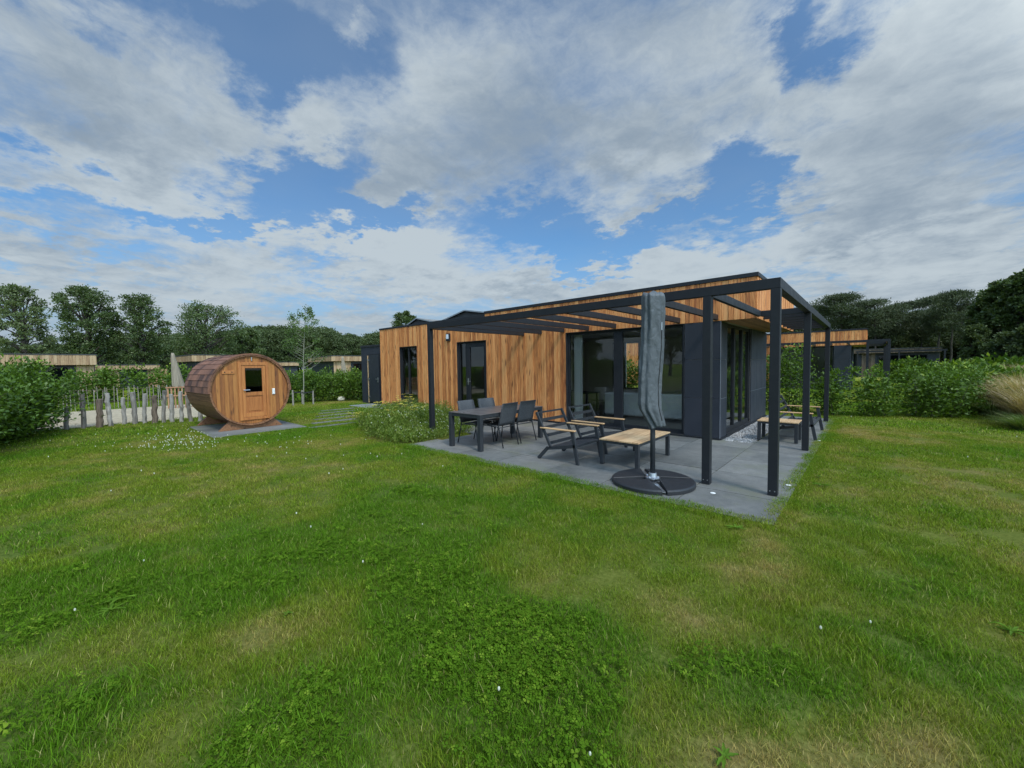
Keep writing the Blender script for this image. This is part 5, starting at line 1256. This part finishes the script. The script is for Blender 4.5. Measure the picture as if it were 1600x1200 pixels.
# ------------------------------------------------------------------ flower bed
def build_bed():
    rs = np.random.RandomState(9); r = random.Random(9); PV, PD, LL = [], [], []
    WP = []; n = 0
    xs0 = [p[0] for p in BED]; ys0 = [p[1] for p in BED]
    while n < 950:
        x, y = r.uniform(min(xs0), max(xs0)), r.uniform(min(ys0), max(ys0))
        if not inpoly(x, y, BED): continue
        n += 1; back = min(1, max(0, (-6.6-x)/1.5)); h = (.16+.22*back)*r.uniform(.6, 1.25)*(1.0 if x > -10.5 else .55)
        if -9.7 < x < -7.6 and y < .6: h *= 1.3
        m_ = int(48); p = np.array([x, y, 0])+np.stack([rs.randn(m_)*.085, rs.randn(m_)*.085, rs.rand(m_)**.8*h], 1); d = rs.randn(m_, 3); d[:, 2] = np.abs(d[:, 2])+.6
        PV.append(p); PD.append(d); LL.append(np.full(m_, r.uniform(.035, .075)))
        if r.random() < (.5 if x > -8.4 else .2): WP.append((x+r.gauss(0, .08), y+r.gauss(0, .08), h*r.uniform(.85, 1.15)))
    P = np.concatenate(PV); V, F = leaves(P, np.concatenate(PD), np.concatenate(LL), np.concatenate(LL)*.33, rs)
    o = link_mesh('flower_bed', V, F, M['herb'], rnd=rs.rand(len(P))); tag(o, 'soft green mound of bed plants between lawn and terrace', kind='stuff')
    # small white daisies
    V, F = [], []
    for (x, y, h) in WP:
        for j in range(r.choice([2, 3, 4])):
            cx, cy, cz = x+r.gauss(0, .05), y+r.gauss(0, .05), h+r.uniform(-.05, .04); q = r.uniform(.010, .017); tl = Vector((r.gauss(0,.4), r.gauss(0,.4), 1)).normalized(); a_ = tl.orthogonal().normalized(); b_ = tl.cross(a_); s = len(V)
            for k in range(8): w_ = q*(1 if k % 2 else .62); V.append(tuple(Vector((cx, cy, cz))+a_*math.cos(k*.785)*w_+b_*math.sin(k*.785)*w_))
            F.append(tuple(range(s, s+8)))
    o = link_mesh('white_flowers', V, F, M['petal_white'], rnd=[r.random() for _ in F]); tag(o, 'scatter of tiny white daisies over the flower bed', kind='stuff')
    # yellow yarrow: each plant a thing
    YL = [('tallest yellow yarrow plant against the cladding left of the small window',-9.6,1.15,.72),('yellow yarrow plant in the middle of the bed below the window',-9.2,.75,.62),('yellow yarrow plant at the left of the cluster',-9.9,.55,.58),('low yellow yarrow plant leaning to the lawn',-8.9,.2,.42),('yellow yarrow plant on the terrace side of the cluster',-8.7,.95,.50),('small yellow yarrow plant at the lawn end of the cluster',-9.75,-.15,.38)]
    for lb, x, y, h in YL:
        root = empty('yarrow_plant', (x, y, 0), lb, 'yarrow', 'yellow yarrow plants in the bed'); mb = MB(); hv, hf, hr = [], [], []; lp = []
        for j in range(15):
            t_ = Vector((x+r.gauss(0, .18), y+r.gauss(0, .16), h*r.uniform(.75, 1.08))); mb.tube([(x+r.gauss(0,.04), y+r.gauss(0,.04), 0), t_], [.004, .003], 4, cap=False); lp.append(t_)
            q = r.uniform(.045, .08)
            for k in range(26):
                a = r.uniform(0, 6.28); d = q*math.sqrt(r.random()); c = t_+Vector((d*math.cos(a), d*math.sin(a), r.uniform(-.006, .008))); s = len(hv)
                for m2 in range(5): hv.append((c.x+.011*math.cos(m2*1.257+a), c.y+.011*math.sin(m2*1.257+a), c.z+r.uniform(-.003,.003)))
                hf.append(tuple(range(s, s+5))); hr.append(r.random())
        mb.obj('stem', M['stem'], root); link_mesh('flower_head', hv, hf, M['petal_yellow'], root, rnd=hr)
        P = np.array([[x, y, 0]]*260)+np.stack([rs.randn(260)*.14, rs.randn(260)*.14, rs.rand(260)*h*.8], 1); V2, F2 = leaves(P, rs.randn(260, 3)+[0, 0, .8], .08, .018, rs); link_mesh('leaves', V2, F2, M['herb'], root, rnd=rs.rand(260))
build_bed()
for (x, y, s, lb) in ((-12.1, 3.05, .8, 'thin grassy plant standing before the small window'), (-11.5, 2.9, .55, 'low grassy plant right of the one at the small window')):
    o = bpy.data.objects.new('grass_clump', TG[2]); COL.objects.link(o); o.location = (x, y, -.02); o.scale = (s*.6, s*.6, s*1.1); tag(o, lb, 'grass clump', 'grassy plants at the cladding')

# ------------------------------------------------------------------ lawn cover
def blade_tuft(seed, n, R, h0, h1, w):
    rs = np.random.RandomState(seed); seg = 3; a = rs.rand(n)*6.283; q = R*rs.rand(n)**.5
    b = np.stack([q*np.cos(a), q*np.sin(a), np.full(n, -.012)], 1); a2 = rs.rand(n)*6.283; h = rs.uniform(h0, h1, n); out = h*rs.uniform(.1, 1.15, n)
    dv = np.stack([np.cos(a2), np.sin(a2), 0*a2], 1); a3 = a2+np.pi/2+rs.uniform(-.8, .8, n); sv = np.stack([np.cos(a3), np.sin(a3), 0*a3], 1); ww = w*rs.uniform(.7, 1.3, n)
    V = np.zeros((n, (seg+1)*2, 3))
    for k in range(seg+1):
        t_ = k/seg; p = b+dv*(out*t_**1.7)[:, None]+np.array([0, 0, 1.])*((h+.012)*(t_-.18*t_**3))[:, None]; wk = (ww*(1-.92*t_**1.6))[:, None]
        V[:, 2*k] = p+sv*wk/2; V[:, 2*k+1] = p-sv*wk/2
    f = np.array([[2*k, 2*k+1, 2*k+3, 2*k+2] for k in range(seg)]); F = (f[None]+(np.arange(n)*(seg+1)*2)[:, None, None]).reshape(-1, 4)
    me = mk_mesh('tuft', V.reshape(-1, 3), F, np.repeat(rs.rand(n), seg)); me.materials.append(M['blade']); return me
def clover_patch(seed, n, R):
    rs = np.random.RandomState(seed); V = []; F = []; rn = []
    for i in range(n):
        a = rs.rand()*6.28; q = R*rs.rand()**.5; c = np.array([q*math.cos(a), q*math.sin(a), rs.uniform(.012, .038)]); s = rs.uniform(.0055, .0115); tilt = rs.randn(2)*.3; a0 = rs.rand()*6.28; rr = rs.rand()
        for k in range(3):
            t_ = a0+k*2.094; d = np.array([math.cos(t_), math.sin(t_), 0]); e = np.array([-d[1], d[0], 0]); b0 = len(V)
            for (u, v) in ((.1, 0), (.75, .62), (1.3, .42), (1.15, 0), (1.3, -.42), (.75, -.62)):
                p = c+d*u*s+e*v*s; p[2] += (p[0]-c[0])*tilt[0]+(p[1]-c[1])*tilt[1]+(.25*abs(v)*s); V.append(p)
            F.append(tuple(range(b0, b0+6))); rn.append(rr)
        b0 = len(V)
        g = rs.randn(2)*.01
        V += [c+[.0008,0,0], c-[.0008,0,0], (c[0]+g[0]-.0008, c[1]+g[1], -.01), (c[0]+g[0]+.0008, c[1]+g[1], -.01)]; F.append((b0, b0+1, b0+2, b0+3)); rn.append(rr)
    me = mk_mesh('clover', V, F, rn); me.materials.append(M['clover']); return me
def clover_heads(seed):
    rs = np.random.RandomState(seed); mb = MB(); h = rs.uniform(.035, .06); s = .0060
    prof = [(.001, h-.009), (s*.8, h-.006), (s, h), (s*.75, h+.007), (.001, h+.010)]; mb.lathe((0, 0, 0), prof, 8)
    me = mk_mesh('clover_head', mb.V, mb.F, [rs.rand()]*len(mb.F)); me.materials.append(M['petal_white']); return me
def scatter(name, meshes, pts, tones, rot, scl, idx, label):
    c = bpy.data.collections.new(name+'_variants')
    for i, me in enumerate(meshes):
        o = bpy.data.objects.new('%s_%02d' % (name, i), me); c.objects.link(o)
    me = bpy.data.meshes.new(name); n = len(pts); me.vertices.add(n); me.vertices.foreach_set('co', np.asarray(pts, np.float32).ravel())
    for nm, ty, dat in (('tone', 'FLOAT', tones), ('scl', 'FLOAT', scl), ('rotz', 'FLOAT', rot)):
        a = me.attributes.new(nm, ty, 'POINT'); a.data.foreach_set('value', np.asarray(dat, np.float32))
    a = me.attributes.new('idx', 'INT', 'POINT'); a.data.foreach_set('value', np.asarray(idx, np.int32))
    o = bpy.data.objects.new(name, me); COL.objects.link(o); tag(o, label, kind='stuff')
    g = bpy.data.node_groups.new(name+'_nodes', 'GeometryNodeTree'); g.interface.new_socket('Geometry', in_out='INPUT', socket_type='NodeSocketGeometry'); g.interface.new_socket('Geometry', in_out='OUTPUT', socket_type='NodeSocketGeometry')
    N_ = g.nodes; L_ = g.links; gi = N_.new('NodeGroupInput'); go = N_.new('NodeGroupOutput'); ip = N_.new('GeometryNodeInstanceOnPoints'); ci = N_.new('GeometryNodeCollectionInfo')
    ci.inputs['Collection'].default_value = c; ci.inputs['Separate Children'].default_value = True; ci.inputs['Reset Children'].default_value = True
    def na(nm, ty='FLOAT'):
        q = N_.new('GeometryNodeInputNamedAttribute'); q.data_type = ty; q.inputs['Name'].default_value = nm; return q.outputs['Attribute']
    cx = N_.new('ShaderNodeCombineXYZ'); L_.new(na('rotz'), cx.inputs[2]); e2 = N_.new('FunctionNodeEulerToRotation'); L_.new(cx.outputs[0], e2.inputs[0])
    L_.new(gi.outputs[0], ip.inputs['Points']); L_.new(ci.outputs[0], ip.inputs['Instance']); ip.inputs['Pick Instance'].default_value = True
    L_.new(na('idx', 'INT'), ip.inputs['Instance Index']); L_.new(e2.outputs[0], ip.inputs['Rotation']); L_.new(na('scl'), ip.inputs['Scale'])
    L_.new(ip.outputs[0], go.inputs[0]); md = o.modifiers.new('scatter', 'NODES'); md.node_group = g
    return o
def sector(rs, n, r0, r1, a0=-96, a1=14, margin=0.):
    """points on the lawn in front of the viewer, denser where nearer"""
    a = np.radians(rs.uniform(a0, a1, n)); d = np.sqrt(rs.uniform(r0*r0, r1*r1, n)); return CAM.x+d*np.sin(a), CAM.y+d*np.cos(a)
def lawn_cover():
    rs = np.random.RandomState(77); near = [blade_tuft(300+i, 105, .09, .012, .036 if i < 4 else .055, .0027) for i in range(5)]
    mid = [blade_tuft(320+i, 100, .14, .018, .045, .0048) for i in range(4)]; far = [blade_tuft(340+i, 110, .38, .02, .05, .011) for i in range(3)]
    straw = [blade_tuft(360+i, 60, .11, .012, .03, .0026) for i in range(2)]
    pts, tn, rot, sc, ix = [], [], [], [], []
    for (r0, r1, dens, lo, k) in ((.9, 5.2, 190, 0, 5), (5.2, 13, 60, 5, 4), (13, 42, 8, 9, 3)):
        area = (r1*r1-r0*r0)/2*math.radians(110); n = int(area*dens); X, Y = sector(rs, n, r0, r1)
        for x, y in zip(X, Y):
            if blocked(x, y): continue
            if r0 > 12 and (y > 3.4 and -16 < x < -1.5): continue
            t_ = tone(x, y); 
            if r0 < 5 and t_ < -.35 and rs.rand() < .55: 
                pts.append((x, y, -.014)); tn.append(t_-.25); rot.append(rs.rand()*6.28); sc.append(rs.uniform(.9, 1.3)); ix.append(12+rs.randint(2)); continue
            pts.append((x, y, -.014)); tn.append(t_); rot.append(rs.rand()*6.28)
            sc.append(np.clip(1+.25*t_, .7, 1.35)*rs.uniform(.8, 1.25)*(1.7 if rs.rand() < .012 else 1)); ix.append(lo+rs.randint(k))
    # ragged fringe hanging over the slab edges
    def fringe(a, b, n, s0, s1, lo=5, k=4):
        for i in range(n):
            t_ = rs.rand(); x = a[0]+(b[0]-a[0])*t_; y = a[1]+(b[1]-a[1])*t_; w = mnoise.noise(Vector((x*2.1, y*2.1, 5)))*.07
            nx, ny = (b[1]-a[1]), -(b[0]-a[0]); l_ = math.hypot(nx, ny); q = rs.uniform(-.03, .02)+w*.6
            pts.append((x-nx/l_*q*1., y-ny/l_*q, -.01)); tn.append(tone(x, y)+.25); rot.append(rs.rand()*6.28); sc.append(rs.uniform(s0, s1)); ix.append(lo+rs.randint(k))
    fringe((-6.35,-1.0), (.12,-1.0), 330, .8, 1.35); fringe((.12,-1.0), (.12,8.5), 380, .7, 1.2); fringe((-10.75,-3.38), (-10.75,-1.25), 60, .7, 1.1); fringe((-13.5,-3.38), (-10.75,-3.38), 60, .7, 1.1)
    for (a, b) in (((-5.9,-.16),(.1,-.16)),((-.88,-1),(-.88,3.3)),((-2.88,-1),(-2.88,3.3)),((-5.8,.83),(.1,.83)),((-5.8,1.82),(.1,1.82)),((-.88,3.2),(-.88,.8)),((.1,3.8),(-.8,3.8))):
        for _ in range(16):
            t_ = rs.rand(); x, y = a[0]+(b[0]-a[0])*t_, a[1]+(b[1]-a[1])*t_
            if mnoise.noise(Vector((x*1.3, y*1.3, 9))) < .05: continue
            pts.append((x, y, -.012)); tn.append(.2); rot.append(rs.rand()*6.28); sc.append(rs.uniform(.25, .55)); ix.append(rs.randint(4))
    scatter('grass', near+mid+far+straw, pts, tn, rot, sc, ix, 'short mown grass blades covering the lawn')
    # clover
    cl = [clover_patch(400+i, 34, .10) for i in range(4)]; pts, tn, rot, sc, ix = [], [], [], [], []
    for (r0, r1, dens) in ((.9, 4.6, 170), (4.6, 8.5, 60)):
        n = int((r1*r1-r0*r0)/2*math.radians(110)*dens); X, Y = sector(rs, n, r0, r1)
        for x, y in zip(X, Y):
            if blocked(x, y): continue
            t_ = tone(x, y)+mnoise.noise(Vector((x*4, y*4, 11)))*.8
            if rs.rand() > (t_-.50)*.42: continue
            pts.append((x, y, rs.uniform(-.016, .0))); tn.append(t_); rot.append(rs.rand()*6.28); sc.append(rs.uniform(.65, 1.3)*(1 if r0 < 2 else 1.2)); ix.append(rs.randint(4))
    scatter('clover', cl, pts, tn, rot, sc, ix, 'dense patches of dark green clover leaves in the near lawn')
    ch_ = [clover_heads(500+i) for i in range(3)]; pts, tn, rot, sc, ix = [], [], [], [], []
    X, Y = sector(rs, 5200, 1.2, 16)
    for x, y in zip(X, Y):
        if blocked(x, y): continue
        d = math.hypot(x-CAM.x, y-CAM.y); t_ = tone(x, y)
        patch = math.exp(-((x+10.6)**2/2.2+(y+4.0)**2/.9))*1.0+math.exp(-((x+8.4)**2/3+(y+2.7)**2/.8))*.7+math.exp(-((x+5.5)**2/1.+(y+2.5)**2/.3))*.25
        if rs.rand() < (.03 if t_ > .45 else .005)+patch*.35: 
            pts.append((x, y, -.01)); tn.append(0); rot.append(0); sc.append(rs.uniform(.8, 1.2)*(1 if d < 6 else 1.25)); ix.append(rs.randint(3))
    for _ in range(150):
        x, y = -10.7+rs.randn()*.9, -4.0+rs.randn()*.42
        if not blocked(x, y): pts.append((x, y, -.01)); tn.append(0); rot.append(0); sc.append(rs.uniform(1.0, 1.5)); ix.append(rs.randint(3))
    scatter('clover_flowers', ch_, pts, tn, rot, sc, ix, 'scattered white clover flowers in the lawn')
lawn_cover()
# broad-leaved weeds standing out of the lawn
def weed_mesh(seed, n, L, w):
    rs = np.random.RandomState(seed); V = []; F = []; rn = []
    for i in range(n):
        a = i*2.4+rs.rand()*1.9; l_ = L*rs.uniform(.35, 1.1); dd = np.array([math.cos(a), math.sin(a), 0]); e = np.array([-dd[1], dd[0], 0]); up = rs.uniform(.1, 1.1); b0 = len(V); rr = rs.rand()
        for k in range(7):
            t_ = k/6; p = dd*l_*t_+np.array([0, 0, l_*(up*t_-up*.9*t_*t_)+.012]); ww = w*math.sin(math.pi*min(1, .12+t_*.86))**.8*(1+.25*math.sin(k*2.6))
            V += [p+e*ww/2+[0,0,.004], p-[0,0,.003], p-e*ww/2+[0,0,.004]]
        for k in range(6):
            q = b0+3*k; F += [(q, q+1, q+4, q+3), (q+1, q+2, q+5, q+4)]; rn += [rr, rr]
    me = mk_mesh('weed', V, F, rn, smooth=True); me.materials.append(M['weed']); return me
WM = [weed_mesh(1, 8, .115, .026), weed_mesh(2, 7, .085, .022), weed_mesh(3, 9, .13, .020)]
for i, (x, y, s, k, lb) in enumerate(((-3.12,-5.42,.85,0,'broad-leaved weed rosette at the left of the near lawn, left half of a pair'),(-2.98,-5.47,.8,2,'broad-leaved weed rosette at the left of the near lawn, right half of a pair'),(-2.03,-4.69,.6,1,'small light green weed rosette in the left middle of the lawn'),(-.15,-1.3,.8,0,'weed rosette just before the terrace corner'),
        (.38,-3.86,.55,0,'weed rosette at the bottom edge of the view'),(1.45,-1.93,.7,2,'weed rosette near the right edge of the view'),(.35,.9,.9,0,'leafy weed growing at the right edge of the terrace'),(.3,1.35,.8,1,'second leafy weed along the right edge of the terrace'))):
    o = bpy.data.objects.new('lawn_weed', WM[k]); COL.objects.link(o); o.location = (x, y, -.005); o.scale = (s, s, s); o.rotation_euler = (0, 0, i*.9); tag(o, lb, 'weed', 'weeds in the lawn')
